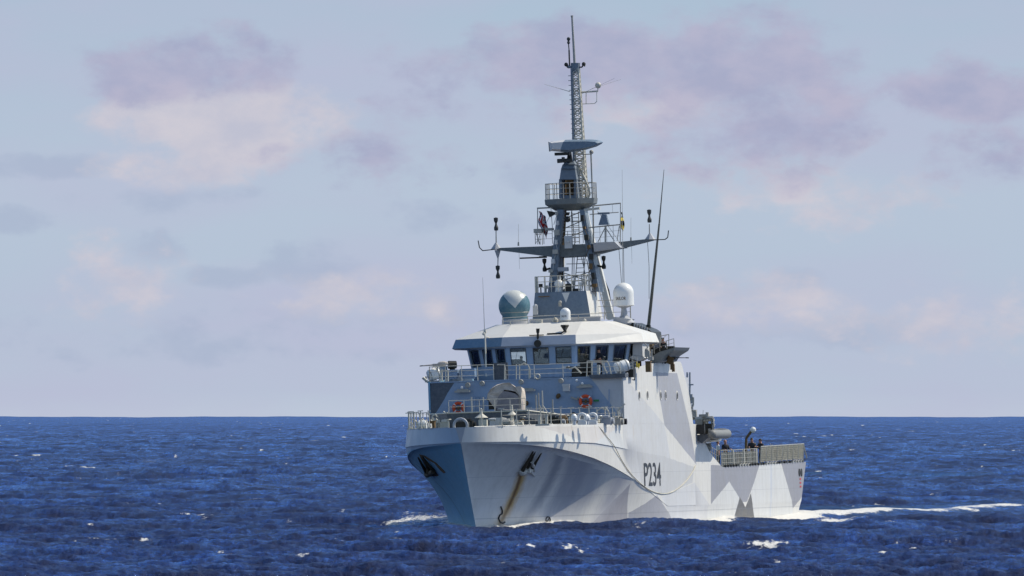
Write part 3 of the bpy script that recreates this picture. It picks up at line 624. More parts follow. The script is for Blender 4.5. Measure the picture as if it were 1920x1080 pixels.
# aft wall of the wheelhouse with openings to the sky, consoles and deckhead
mb = MB(); yb = 35.0
def rect(x0, x1, z0, z1): mb.box(((x0+x1)/2, yb-.05, (z0+z1)/2), (x1-x0, .1, z1-z0))
o1 = (at(957,683,y=yb).x, at(987,683,y=yb).x); o0 = (at(936,683,y=yb).x, at(952,683,y=yb).x); zl, zh = at(970,682,y=yb).z, at(970,660,y=yb).z
rect(-5.1, o0[0], 9.0, 11.1); rect(o0[1], o1[0], 9.0, 11.1); rect(o1[1], 5.1, 9.0, 11.1); rect(o0[0], o0[1], 9.0, zl); rect(o1[0], o1[1], 9.0, zl); rect(o0[0], o0[1], zh, 11.1); rect(o1[0], o1[1], zh, 11.1)
mb.obj('wheelhouse_aft_wall', M['brown'], ship)
mb = MB(); mb.box((.3, 30.2, 9.65), (6.5, .8, .75)); mb.box((.3, 30.0, 10.05), (6.0, .5, .12)); mb.box((-1.9, 29.9, 10.2), (.5,.2,.25)); mb.box((2.1, 29.9, 10.2), (.7,.2,.3)); mb.box((3.3, 31.3, 10.2), (.7,.2,.5)); mb.obj('helm_console', M['gun'], ship)
mb = MB(); mb.box((0, 32, 9.02), (9.4, 5.8, .04)); mb.obj('wheelhouse_floor', M['gun'], ship)
# roof: overhanging eave, fascia and hipped top
def ring(l, z): return [Vector((x, y, z)) for x, y in l]
E0 = plan(27.35, 2.35, 6.05, 30.7, 36.3); E1 = plan(27.65, 2.3, 5.85, 30.95, 36.2); R2 = plan(30.6, 2.2, 3.35, 31.6, 36.1)
mb = MB(); a, b, c_ = ring(E0, ZE), ring(E1, ZF), ring(R2, ZR)
n = 6
mb.add(a+b+c_, [tuple(range(n-1,-1,-1)), tuple(range(2*n,3*n))]+[(i,(i+1)%n,n+(i+1)%n,n+i) for i in range(n)]+[(n+i,n+(i+1)%n,2*n+(i+1)%n,2*n+i) for i in range(n)])
for k, i in enumerate(range(n)): mb.mi[2+i] = 1 if i in (0, 1) else (2 if i == 2 else 0)
roof = mb.obj('bridge_roof', [M['white'], paint('fascia_blue_paint', (.075,.17,.27)), paint('fascia_grey_paint', (.40,.42,.46))], ship)
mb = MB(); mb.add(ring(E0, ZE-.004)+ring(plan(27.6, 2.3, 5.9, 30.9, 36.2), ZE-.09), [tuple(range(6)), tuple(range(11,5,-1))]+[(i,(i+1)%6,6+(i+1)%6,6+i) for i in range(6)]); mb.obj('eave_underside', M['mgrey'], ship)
# enclosed bridge-wing end and its underside, ladder recess, side flood
mb = MB(); p = at(1196, 655, y=31.5); q0 = at(1187, 641, y=31.2); q1 = at(1205, 668, y=31.2)
mb.prism([q0, at(1204,640,y=31.2), q1, at(1186,666,y=31.2)], (0, 2.6, 0)); mb.prism([at(1186,666.5,y=31.2), at(1206,668.5,y=31.2), at(1209,671,y=31.2), at(1198,677,y=31.2), at(1180,671,y=31.2)], (0, 1.6, 0)); mb.obj('bridge_wing_cab', M['lgrey'], ship)
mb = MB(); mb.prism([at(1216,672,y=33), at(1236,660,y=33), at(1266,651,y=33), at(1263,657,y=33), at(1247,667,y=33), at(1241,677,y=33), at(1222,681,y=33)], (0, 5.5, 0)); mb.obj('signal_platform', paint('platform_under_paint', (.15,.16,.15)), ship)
# ---------------------------------------------------------------- mast
RX = lambda d: Matrix.Rotation(math.radians(d), 3, 'X')
def A(px, py, y): return at(px, py, y=y)
mbp = lambda l: [(A(px, py, 36.0).x, A(px, py, 36.0).z) for px, py in l]
mast_blue = paint('mast_blue_grey_paint', (.145,.18,.22), .45, .25)
mb = MB()
fr_ = [A(998,604,35.6), A(1108,600,35.6), A(1099,545,36.0), A(1003,549,36.0)]; bk = [A(1002,601,40.2), A(1130,597,40.2), A(1121,545,39.6), A(1008,549,39.6)]
mb.loft(fr_, bk); mb.mi = [0]*len(mb.f)
for i, f in enumerate(mb.f):
    if set(f) == {1, 2, 5, 6}: mb.mi[i] = 1
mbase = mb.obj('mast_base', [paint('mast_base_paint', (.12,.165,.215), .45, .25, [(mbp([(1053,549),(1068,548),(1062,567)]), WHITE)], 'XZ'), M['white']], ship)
mb = MB(); mb.box(A(1004,582,35.4), (.3,.2,.55)); mb.ball(A(1004,574,35.4), .14, 10); mb.obj('signal_lamp', M['lgrey'], mbase)
mb = MB(); mb.box(A(1050,571,35.5), (.15,.25,.25)); mb.ball(A(1050,567,35.3), .12, 8); mb.obj('navigation_light', M['rail'], mbase)
mb = MB(); mb.box(A(1020,556,35.75), (.7,.08,.06)); mb.obj('handhold', M['brown'], mbase)
# four legs: the forward pair in blue grey, the after pair spread wider
def leg(b0, b1, t0, t1, yb_, yt_, pyb, pyt, dy, name='mast_leg', mats=None):
    a = [A(b0,pyb[0],yb_), A(b1,pyb[1],yb_), A(b1,pyb[1],yb_)+Vector((0,dy,0)), A(b0,pyb[0],yb_)+Vector((0,dy,0))]
    b = [A(t0,pyt,yt_), A(t1,pyt,yt_), A(t1,pyt,yt_)+Vector((0,dy*.8,0)), A(t0,pyt,yt_)+Vector((0,dy*.8,0))]
    mb = MB().loft(a, b); return mb.obj(name, mats or mast_blue, ship)
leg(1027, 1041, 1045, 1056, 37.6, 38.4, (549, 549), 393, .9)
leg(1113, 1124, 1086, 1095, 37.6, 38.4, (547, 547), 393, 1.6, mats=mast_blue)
leg(1042, 1047, 1056, 1060, 38.9, 39.2, (549, 549), 393, .5, mats=M['brown'])  # inner side of the left leg, ladder shading put in as brown
leg(1139, 1151, 1094, 1099, 42.2, 41.2, (600, 598), 393, .6, mats=M['white'])
leg(1046, 1056, 1050, 1058, 42.2, 41.2, (560, 560), 393, .5, mats=M['lgrey'])
mb = MB(); mb.cyl(A(1141,545,42.5), A(1119,490,42.0), .06); mb.cyl(A(1149,598,42.6), A(1141,545,42.5), .06); mb.cyl(A(1119,490,42), A(1117,480,42), .06); mb.obj('cable_pipe', M['gun'], ship)
# yard: broad plated arms tapering outboard
mb = MB()
c0 = [A(1034,460,38.2), A(1110,457,38.2), A(1108,479,38.2), A(1034,483,38.2)]; c1 = [v+Vector((0, 3.4, 0)) for v in c0]; mb.loft(c0, c1)
mb.loft([A(1034.5,461,38.6), A(1034.5,482,38.6), A(1034.5,482,38.6)+Vector((0,2.4,.02)), A(1034.5,461,38.6)+Vector((0,2.4,.02))], [A(932,465,39.6), A(932,469,39.6), A(932,469,39.6)+Vector((0,.5,0)), A(932,465,39.6)+Vector((0,.5,0))])
mb.loft([A(1109,459,38.6), A(1109,478,38.6), A(1109,478,38.6)+Vector((0,2.4,.02)), A(1109,459,38.6)+Vector((0,2.4,.02))], [A(1224,447,39.6), A(1224,451,39.6), A(1224,451,39.6)+Vector((0,.5,0)), A(1224,447,39.6)+Vector((0,.5,0))])
yard = mb.obj('yard', [paint('yard_paint', (.115,.13,.13), .5, .3)], ship)
mb = MB(); mb.loft([A(1112,455,37.6), A(1152,453,37.6), A(1163,464,37.8), A(1114,472,37.8)], [A(1112,455,37.6)+Vector((0,3,0)), A(1152,453,37.6)+Vector((0,3,0)), A(1163,464,37.8)+Vector((0,3,0)), A(1114,472,37.8)+Vector((0,3,0))])
for k in range(4): mb.box(A(1122+k*10, 463-k*.6, 39.2), (.05, 2.6, .2))
mb.obj('sponson', M['mgrey'], yard)
mb = MB(); mb.path([A(932,467,39.8), A(905,470,39.8), A(899,464,39.8), A(896.5,451,39.8)], .035, 6); mb.path([A(1222,450,39.8), A(1247,449,39.8), A(1252,445,39.8), A(1253.5,432,39.8)], .035, 6); mb.obj('yardarm_horn', M['wire'], yard)
def hourglass(px, py, y, s=1.0):
    mb = MB(); p = A(px, py, y); mb.lathe([(.02,-.42),(.13,-.40),(.14,-.22),(.07,-.05),(.06,.05),(.13,.2),(.14,.38),(.02,.42)], p, None, 10); return mb
for px, y0, y1, yh in ((930.5, 463, 430, 420), (934, 470, 498, 510), (1218, 446, 420, 405)):
    mb = MB(); mb.cyl(A(px,y0,39.8), A(px-.5,y1,39.8), .045, .03, 6); mb.obj('antenna_stub', M['rail'], yard); h_ = hourglass(px-.5, yh, 39.8); h_.obj('dipole_antenna', M['wire'], yard)
mb = MB(); mb.lathe([(.35,0),(.05,.4)], A(930.5,467,39.8), None, 8); mb.lathe([(.35,0),(.05,.4)], A(1219,449,39.8), None, 8); mb.lathe([(.2,0),(.04,-.5)], A(933,469,39.8), None, 8); mb.obj('antenna_foot', M['mgrey'], yard)
for px, a_, b_ in ((972, 459, 420), (1183, 450, 408)):
    mb = MB(); mb.cyl(A(px,a_,39.8), A(px,b_,39.8), .012, .008, 5); mb.cyl(A(px,a_+2,39.8), A(px,a_-5,39.8), .06, .05, 6); mb.cyl(A(px+1,a_+6,39.8), A(px+2,a_+45,39.8), .01, .006, 4); mb.obj('whip_antenna', M['rail'], yard)
mb = MB(); mb.path([A(1214,452,39.8), A(1215,466,39.8), A(1217,500,40.5), A(1217,560,42)], .018, 4); mb.obj('halyard', M['rail'], yard)
for px in (1035, 1070):
    pass
mb = MB(); mb.box(A(1066,454,37.9), (.46,.35,.78)); mb.cyl(A(1065,453,37.8), A(1065,453,37.4), .09, .07); mb.obj('loudspeaker_box', M['lgrey'], yard)
mb = MB(); mb.box(A(993,483.5,39), (1.25,.08,.09)); mb.box(A(1018,482,39), (.5,.08,.12)); mb.obj('lower_spreader', M['gun'], yard)
# small lights on outriggers under the yard
for px, py, dx in ((1021,497,11), (1132,492,-13)):
    mb = MB(); mb.path([A(px+dx,py+6,39), A(px+1,py+9,39)], .07, 6); h = hourglass(px, py, 39); mb.add(h.v, h.f); mb.obj('navigation_lamp', M['gun'], ship)
# railed galleries left and right of the mast above the yard
mb = MB(); a = A(1004,458,39); b = A(1036,457,39); mb.rail([a, b], 0.95, .5, 3, .022, .012); mb.rail([a+Vector((0,2.5,0)), a], .95, .8, 3, .022, .012); mb.box(A(1011,433,39), (.5,1.2,.24)); mb.box(A(1030,430,39), (.5,.5,.16)); mb.cyl(A(1008,391,39), A(1008,430,39), .03); mb.cyl(A(1007,390.5,39), A(1038,389,39), .05); mb.cyl(A(1033,391,39), A(1036,430,39), .02); mb.path([A(1005,436,39), A(1012,458,39)], .03); mb.obj('flag_gallery', M['rail'], ship)
mb = MB(); mb.cyl(A(1111,386,39), A(1164,381,39), .045); mb.cyl(A(1163.5,381,39), A(1163,457,39), .03); mb.cyl(A(1112,386,39), A(1113,455,39), .05); mb.cyl(A(1106,402,39), A(1160,398,39), .03); mb.cyl(A(1102,427,39), A(1163,421,39), .04); mb.cyl(A(1148,383,39), A(1149,398,39), .01)
mb.path([A(1121,454,39), A(1135,426,39), A(1152,452,39)], .03); mb.cyl(A(1135,425,39), A(1135,454,39), .05); mb.cyl(A(1157,452,39), A(1161,424,39), .025)
mb.rail([A(1113,456,39), A(1163,452,39)], 1.0, .4, 3, .016, .01); mb.obj('radar_gallery', M['rail'], ship)
mb = MB(); mb.loft([A(1122,422,38.5), A(1141,421,38.5), A(1136,402,38.8), A(1128,402,38.8)], [A(1122,422,38.5)+Vector((0,.5,0)), A(1141,421,38.5)+Vector((0,.5,0)), A(1136,402,38.8)+Vector((0,.4,0)), A(1128,402,38.8)+Vector((0,.4,0))]); mb.box(A(1132,400,39), (.75,.2,.12)); mb.obj('navigation_radar', mast_blue, ship)
mb = MB(); p = A(1110,392,38.5); mb.box(p, (1.0,.3,.14), Matrix.Rotation(math.radians(-4),3,'Y')); mb.obj('radar_bar', M['post'], ship)
mb = MB(); mb.ball(A(1064,411,38), .2, 12); mb.cyl(A(1064,404,38), A(1064,398,38), .1, .16); mb.obj('camera_ball', M['gun'], ship)
# ladder inside the mast
def ladder(p0, p1, w, n, mat, name, r=.022):
    mb = MB(); d = Vector((w/2, 0, 0)); mb.cyl(p0-d, p1-d, r*1.3); mb.cyl(p0+d, p1+d, r*1.3)
    for k in range(n): q = p0.lerp(p1, (k+.5)/n); mb.cyl(q-d, q+d, r, None, 5)
    return mb.obj(name, mat, ship)
ladder(A(1084,547,41), A(1090,482,40.6), .5, 8, M['rail'], 'mast_ladder'); ladder(A(1080,457,40.8), A(1078,397,40.5), .45, 8, M['rail'], 'mast_ladder')
ladder(A(1143,598,43), A(1118,500,42.4), .35, 14, M['post'], 'mast_ladder'); ladder(A(1050,545,38.7), A(1058,395,39), .22, 26, M['brown'], 'cable_tray', .03)
mb = MB()
for px in (1072, 1076, 1098): mb.cyl(A(px,547,40.5), A(px+(1078-px)*.3,457,40.3), .028, None, 6)
mb.cyl(A(1078,460,40.3), A(1072,395,40.2), .03); mb.path([A(1056,517,38.2), A(1058,522,38.2), A(1083,548,37.2)], .055, 6); mb.box(A(1056,505,38), (.6,.6,.25)); mb.cyl(A(1101,528,40.4), A(1090,482,40.4), .02); mb.box(A(1049,500,39), (.5,.5,1.3)); mb.obj('cable_run', M['mgrey'], ship)
for py, x0, x1 in ((427, 1042, 1104), (415, 1060, 1090), (495,1062,1112), (440,1060,1096)):
    mb = MB(); mb.cyl(A(x0,py,40.4), A(x1,py-1,40.4), .022, None, 5); mb.obj('cross_brace', M['rail'], ship)
# gallery rail on top of the mast base
mb = MB(); q = [A(1009,549,39.4), A(1004,549,36.2), A(1098,545,36.2), A(1119,545,39.4)]
mb.rail([q[0], q[1]], 1.0, .7, 3, .03, .016); mb.rail([q[1]+Vector((.15,0,0)), q[2]], 1.0, .45, 3, .025, .014); mb.rail([q[2], q[3], q[0]], 1.0, .45, 3, .028, .016); mb.obj('mast_base_railing', M['post'], ship)
mb = MB(); mb.ball(A(1048,533,36.6), .30, 16); mb.cyl(A(1048,547,36.6), A(1048,536,36.6), .25, .2); mb.cyl(A(1050,525,36.6), A(1050,518,36.6), .04); mb.obj('small_radome', M['dome'], ship, smooth=True)
mb = MB(); mb.box(A(1066,540,36.6), (.35,.35,.5)); mb.ball(A(1064,536,36.6), .15, 8); mb.box(A(1080,544,36.6), (.4,.3,.2)); mb.ball(A(1059,545,36.5), .12, 8); mb.obj('sensor_cluster', M['gun'], ship)
# ---- top platform (inverted frustum) with rail
def ell(cx_, cy_, z, rx, ry, n=8, ph=22.5): return [Vector((cx_+rx*math.cos(math.radians(ph+360*i/n)), cy_+ry*math.sin(math.radians(ph+360*i/n)), z)) for i in range(n)]
pt = A(1071,383,39.7); pb_ = A(1070,394.5,39.7); pz = A(1071,373,39.7)
mb = MB(); mb.loft(ell(pb_.x, 39.7, pb_.z, .98, 1.1), ell(pt.x, 39.7, pt.z, 1.66, 1.75)); mb.loft(ell(pt.x, 39.7, pt.z+.002, 1.66, 1.75), ell(pz.x, 39.7, pz.z, 1.7, 1.8)); mb.obj('radar_platform', paint('radar_platform_paint', (.15,.165,.16), .5, .3), ship)
mb = MB(); e = ell(pz.x, 39.7, pz.z, 1.62, 1.7); mb.rail(e+[e[0]], .98, .42, 3, .028, .016)
mb.cyl(A(1111,372,39), A(1108,285,39), .05); mb.cyl(A(1107.5,289,39), A(1077,290,39), .03); mb.ball(A(1109,285,39), .14, 8); mb.obj('platform_railing', M['rail'], ship)
# pedestal with an open bay, and its lattice back
mb = MB(); Z1, Z2 = pz.z, A(1066,338,39).z; Zt = A(1066,303,39).z
def pedbox(x0, x1, p0, p1, t0=None, t1=None, dy=1.5): 
    t0 = x0 if t0 is None else t0; t1 = x1 if t1 is None else t1
    a = [A(x0,p0,38.6), A(x1,p0,38.6), A(x1,p0,38.6)+Vector((0,dy,0)), A(x0,p0,38.6)+Vector((0,dy,0))]; b = [A(t0,p1,38.8), A(t1,p1,38.8), A(t1,p1,38.8)+Vector((0,dy*.8,0)), A(t0,p1,38.8)+Vector((0,dy*.8,0))]; mb.loft(a, b)
pedbox(1048,1053,372,336); pedbox(1077,1084,372,336,1076,1081); pedbox(1049,1081,336.5,316,1052,1078); pedbox(1052,1078,316.2,308,1055,1077); pedbox(1056,1078,308.2,302,1059,1075); pedbox(1048,1084,372,366)
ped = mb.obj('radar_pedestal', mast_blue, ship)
mb = MB(); mb.box(A(1057,352,40), (.25,.3,.9)); mb.box(A(1068,355,39.4), (.3,.3,.75)); mb.box(A(1061,344,39.6), (.5,.2,.1)); mb.box(A(1065,352,40.6), (1.0,.1,1.1)); mb.obj('cable_bay', M['brown'], ped)
# radar antenna, turned broadside
mb = MB(); pr = [(1029,266),(1031,283),(1064,286),(1095,281),(1115,275),(1124,270),(1127,267),(1121,263),(1105,261.5),(1062,262),(1045,264)]
f = [A(px,py,38.0) for px, py in pr]; k = [A(px+(1075-px)*.12,py+(272-py)*.35,37.6) for px, py in pr]; b = [v+Vector((0,.75,.02)) for v in f]
n = len(pr); mb.add(k+f+b, [tuple(range(n))]+[tuple(range(3*n-1,2*n-1,-1))]+[(i,(i+1)%n,n+(i+1)%n,n+i) for i in range(n)]+[(n+i,n+(i+1)%n,2*n+(i+1)%n,2*n+i) for i in range(n)])
ant = mb.obj('search_radar_antenna', [paint('antenna_paint', (.13,.185,.24), .4, .15, [([(A(1020,255,38).x, A(1020,255,38).z), (A(1062,255,38).x, A(1062,255,38).z), (A(1050,290,38).x, A(1050,290,38).z), (A(1020,290,38).x, A(1020,290,38).z)], (.62,.60,.57))], 'XZ')], ship)
mb = MB(); mb.cyl(A(1029.5,266,38.3), A(1031,284,38.3), .05); mb.obj('antenna_end_cap', M['wire'], ant)
mb = MB(); mb.box(A(1055,288.5,38.3), (.95,.5,.18)); mb.cyl(A(1068,303,38.9), A(1068,286,38.6), .2, .12); mb.obj('antenna_turntable', M['gun'], ant)
mb = MB(); mb.cyl(A(1045,302,38.3), A(1072,300,38.6), .14, .12); mb.box(A(1056,297.5,38.4), (.15,.3,.2)); mb.obj('waveguide_horn', M['wire'], ant)
# lattice topmast
def lattice(cx0, cy0, cx1, cy1, w0, w1, d0, d1, y, nseg, name):
    P = []
    for cx_, cy_, w_, d_ in ((cx0,cy0,w0,d0), (cx1,cy1,w1,d1)):
        c_ = A(cx_, cy_, y); P.append([c_+Vector((sx*w_/2, sy*d_/2, 0)) for sx, sy in ((-1,-1),(1,-1),(1,1),(-1,1))])
    mbd, mbl = MB(), MB()
    for i in range(4): (mbd if i in (0,3) else mbl).cyl(P[0][i], P[1][i], .06 if i else .075, None, 6)
    for s_ in range(nseg):
        a = [P[0][i].lerp(P[1][i], s_/nseg) for i in range(4)]; b = [P[0][i].lerp(P[1][i], (s_+1)/nseg) for i in range(4)]
        for i in range(4):
            j = (i+1) % 4; mbl.cyl(a[i], b[j] if s_ % 2 else b[j], .032, None, 5); mbl.cyl(a[i], a[j], .03, None, 5)
            if s_ % 2: mbl.cyl(a[j], b[i], .025, None, 5)
    o = mbl.obj(name, M['post'], ship); mbd.obj('lattice_chord', mast_blue, o); return o
lat = lattice(1090,372,1079,128,.74,.42,.6,.4,40.0,26,'lattice_topmast')
mb = MB(); mb.path([A(1085,310,39.6), A(1104,352,39.4), A(1106,366,39.4), A(1100,372,39.4)], .07, 6); mb.cyl(A(1092,372,39.5), A(1092,300,39.5), .05); mb.cyl(A(1085,338,39.5), A(1100,337,39.5), .03); mb.box(A(1083,322,39.6), (.3,.3,.5)); mb.cyl(A(1079,305,39.5), A(1086,372,39.5), .05); mb.obj('pedestal_strut', M['post'], ship)
mb = MB()
for k in range(18):                                # climbing rungs up the port side edge
    py = 142+k*9; a = A(1071.5+k*.55,py,39.8); mb.cyl(a, a+Vector((-.22,0,0)), .022, None, 5)
mb.obj('climbing_rung', M['rail'], lat)
mb = MB(); mb.cyl(A(1079,130,40), A(1079,118,40), .28, .3, 8); mb.cyl(A(1078,128,40), A(1079,136,40), .3, .2, 8); mb.box(A(1071,125,40), (.4,.3,.12)); mb.obj('topmast_cap', mast_blue, lat)
mb = MB(); mb.path([A(1075,126,40), A(1065,127,40), A(1062,123,40)], .05); mb.path([A(1084,126,40), A(1091,126,40), A(1094,121,40)], .05); mb.ball(A(1061.5,121,40), .13, 8); mb.ball(A(1094.5,120,40), .13, 8); mb.cyl(A(1060,118,40), A(1065,124,40), .06); mb.cyl(A(1092,118,40), A(1097,124,40), .06); mb.obj('anemometer', M['gun'], lat)
mb = MB(); mb.cyl(A(1077.5,120,40), A(1072.5,31,40), .085, .06, 8); mb.cyl(A(1072.5,32,40), A(1072.4,29,40), .08); mb.obj('pole_antenna', M['rail'], lat)
mb = MB(); mb.cyl(A(1068,124,40), A(1067,94,40), .05); mb.cyl(A(1067,94,40), A(1066,82,40), .035); mb.ball(A(1066,73,40), .12, 8); mb.ball(A(1066,80,40), .1, 8); mb.cyl(A(1066,82,40), A(1066,71,40), .07); mb.obj('mast_light', M['wire'], lat)
mb = MB(); mb.cyl(A(1087,173,40), A(1121,171,40), .055); mb.cyl(A(1121,172,40), A(1121,165,40), .03); mb.path([A(1090,195,40), A(1115,194,40), A(1119,190,40), A(1119,173,40)], .025, 5); mb.cyl(A(1099,173,40), A(1099,194,40), .025); mb.ball(A(1121.5,160,40), .2, 12); mb.obj('gps_outrigger', M['post'], lat)
mb = MB(); mb.cyl(A(1069,172,40), A(1021,158,39.5), .02, .008, 5); mb.cyl(A(1090,176,40), A(1152,147,39), .014, .006, 5); mb.cyl(A(1110,166,40), A(1164,149,41.5), .012, .006, 5); mb.obj('crossed_whip_antenna', M['rail'], lat)
# ---- radomes and aerials on the bridge roof
def dome(px, pytop, pybot, r, y, mat, name, flare=None):
    zt, zb_ = A(px,pytop,y).z, A(px,pybot,y).z; cx_ = A(px,(pytop+pybot)/2,y).x; h = zt-zb_
    prof = [(r*.9, 0), (r*1.02, .04)] + [(r, (h-r)*k) for k in (.3,.7,1)] + [(r*math.cos(t), (h-r)+r*math.sin(t)) for t in np.linspace(.15, 1.5, 9)] + [(.01, h)]
    mb = MB(); mb.lathe(prof, (cx_, y, zb_), None, 32); return mb.obj(name, mat, ship, smooth=True), Vector((cx_, y, zb_)), h
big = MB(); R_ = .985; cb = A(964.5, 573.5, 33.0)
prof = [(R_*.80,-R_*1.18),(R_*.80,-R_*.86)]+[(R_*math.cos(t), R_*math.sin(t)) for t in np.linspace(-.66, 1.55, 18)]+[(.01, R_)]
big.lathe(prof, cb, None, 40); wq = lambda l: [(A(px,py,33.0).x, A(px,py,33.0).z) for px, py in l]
bg_ = big.obj('large_radome', [paint('radome_sunlit_wedge_paint', (.055,.15,.19), .35, .15, [(wq([(944,552),(964,540),(988,553),(984,560),(971,578)]), (.55,.56,.52))], 'XZ')], ship, smooth=True)  # sunlit part of the dome put in as a pale painted wedge
mb = MB(); mb.cyl(cb+Vector((0,0,-R_*1.4)), cb+Vector((0,0,-R_*.84)), R_*.84, R_*.82, 28); mb.obj('radome_base', M['mgrey'], bg_)
mb = MB(); mb.torus(cb+Vector((0,0,-.42)), R_*.912, .02, None, 36, 5); mb.obj('radome_seam', M['rail'], bg_)
d1, c1_, h1 = dome(1169, 530, 574, .64, 37.0, M['dome'], 'satellite_dome')
def on_dome(c_, r): return lambda u, v: (c_.x+r*math.sin(u), c_.y-r*math.cos(u), c_.z+v)
text_mesh('SAILOR', -.68, .40, .38, .58, on_dome(c1_, .65), 'dome_lettering', M['brown'], d1, .01)
mb = MB(); mb.cyl(c1_+Vector((0,0,-.9)), c1_+Vector((0,0,0)), .28, .14, 10); mb.cyl(c1_+Vector((0,0,-.12)), c1_+Vector((0,0,0)), .2, .5, 12); mb.loft([A(1150,606,36.2), A(1172,608,36.2), A(1180,598,36.2), A(1150,594,36.2)], [A(1150,606,36.2)+Vector((0,2,0)), A(1172,608,36.2)+Vector((0,2,0)), A(1180,598,36.2)+Vector((0,2,0)), A(1150,594,36.2)+Vector((0,2,0))]); mb.lathe([(.7,-1.05),(.6,-.95),(.15,-.5)], c1_, None, 10); mb.obj('dome_pedestal', M['mgrey'], d1)
d2, c2_, h2 = dome(1060, 577, 601, .325, 31.0, M['dome'], 'compact_satellite_dome')
text_mesh('SAILOR', -.66, .40, .20, .34, on_dome(c2_, .332), 'dome_lettering', M['letter'], d2, .01)
mb = MB(); mb.cyl(c2_+Vector((0,0,-.5)), c2_, .08, .2, 10); mb.lathe([(.28,-.22),(.3,-.12),(.16,-.34)], c2_+Vector((0,0,-.1)), None, 10); mb.obj('dome_pedestal', M['mgrey'], d2)
# roof railings
mb = MB(); mb.rail([A(943,609,31.5), A(990,606,31.0), A(1040,604,31.0), A(1085,602,31.0), A(1133,600,31.6)], .42, 1.3, 2, .022, .014); mb.obj('roof_railing', M['post'], ship)
mb = MB(); mb.rail([A(1118,598,39), A(1182,596,39)], 1.15, .55, 3, .022, .016); mb.rail([A(1183,597,37), A(1183,596,42)], 1.2, .7, 3, .02, .014); mb.obj('dome_deck_railing', M['rail'], ship)
mb = MB(); mb.box(A(1076,600,32), (3.4,.3,.35)); mb.box(A(1015,602,32.5), (1.4,.3,.3)); mb.obj('roof_coaming', M['mgrey'], ship)
mb = MB(); mb.box(A(1011,603,30.8), (.38,.3,.24)); mb.obj('roof_locker', M['post'], ship)
mb = MB(); mb.ball(A(1041,601,31.2), .2, 10); mb.ball(A(1096,601,31), .12, 10); mb.obj('roof_vent', M['post'], ship)
for pts in ([(956,610),(957,602),(990,601),(991,610)], [(957,606),(957,613)], [(993,600),(994,619)]):
    mb = MB(); mb.path([A(px,py,30.6) for px, py in pts], .03, 6); mb.obj('roof_handrail', M['post'], ship)
for px, py in ((904,642),(948,634),(1069,630),(1125,635)):
    p = A(px, py, 28.9 if 940 < px < 1080 else 30.4); mb = MB(); mb.cyl(p+Vector((0,.5,-.1)), p, .09, .12, 8); mb.cyl(p, p+Vector((-.15,.05,-.3)), .03); mb.obj('roof_floodlight', M['gun'] if px != 904 else M['dome'], roof)
mb = MB(); p = A(1008.5,628,27.6); mb.cyl(A(1008.5,617,27.6), A(1008.5,642,27.6), .07); mb.cyl(A(1008.5,616,27.6), A(1008.5,624,27.6), .12, .1); mb.box(A(1006,628.5,27.6), (.9,.08,.06)); mb.cyl(A(1008,644,27.7), A(1008,644,27.1), .24, .22, 14); mb.cyl(p, p+Vector((0,1.3,-.1)), .03); mb.obj('fog_horn_and_bell', M['gun'], roof)
mb = MB(); mb.path([A(1026,626,27.9), A(1052,625,27.9), A(1060,620,27.9), A(1061,612,28.2)], .05, 6); mb.lathe([(.02,-.45),(.12,-.2),(.28,.05),(.24,.1)], A(1059,612,28.4), None, 10); mb.cyl(A(1061,620,28), A(1062,624,28.6), .04); mb.obj('roof_searchlight', M['gun'], roof)
for px, pt_, pb2, y in ((906, 520, 620, 28.2), (1166.5, 318, 530, 38.6)):
    mb = MB(); mb.cyl(A(px+(2.5 if px < 1000 else 1.5),pb2,y), A(px-(1 if px < 1000 else 0),pt_,y), .022, .008, 5); mb.obj('whip_aerial', M['rail'], ship)
mb = MB(); mb.cyl(A(912,706,27.0), A(909,619,27.9), .055, .045, 8); mb.cyl(A(909.5,625,27.9), A(909,618,27.9), .11, .08, 8); mb.ball(A(907,626,27.8), .1, 8); mb.cyl(A(911,632,27.9), A(911,632,27.9)+Vector((0,.9,0)), .03); mb.obj('aerial_mast', M['post'], ship)
for dx in (-6, 6):
    mb = MB(); mb.cyl(A(1168+dx*.4,533,38), A(1160+(9 if dx > 0 else 0),460,39.5), .015, .015, 4); mb.obj('signal_halyard', M['gun'], ship)
# ---- tall dark whip to port, its base and the funnel casing behind it
mb = MB(); mb.cyl(A(1216,612,46), A(1236,420,46.2), .115, .06, 10); mb.cyl(A(1236,420,46.2), A(1245,318,46.3), .05, .015, 8); mb.obj('tall_whip_aerial', paint('aerial_paint', (.10,.09,.06), .5, .3), ship)
mb = MB(); mb.cyl(A(1215,628,46), A(1216,609,46), .22, .14, 10); mb.obj('aerial_base', M['gun'], ship)
mb = MB(); mb.prism([A(1163,606,44), A(1186,605,44), A(1215,617,44), A(1222,622,44), A(1224,640,44), A(1219,668,44), A(1190,668,44), A(1163,640,44)], (0, 3.5, 0)); fun = mb.obj('funnel_casing', M['gun'], ship)
mb = MB()
for k in range(6): mb.box(A(1190+k*4.6, 612+k*1.9, 43.9), (.09,.1,.5))
mb.obj('louvre', M['mgrey'], fun)
mb = MB(); mb.cyl(A(1205,640,43.6), A(1215,630,43.6), .25); mb.ball(A(1218,646,43.5), .3, 8); mb.box(A(1212,655,43.5), (.5,.3,.5)); mb.obj('exhaust_pipework', M['brown'], fun)
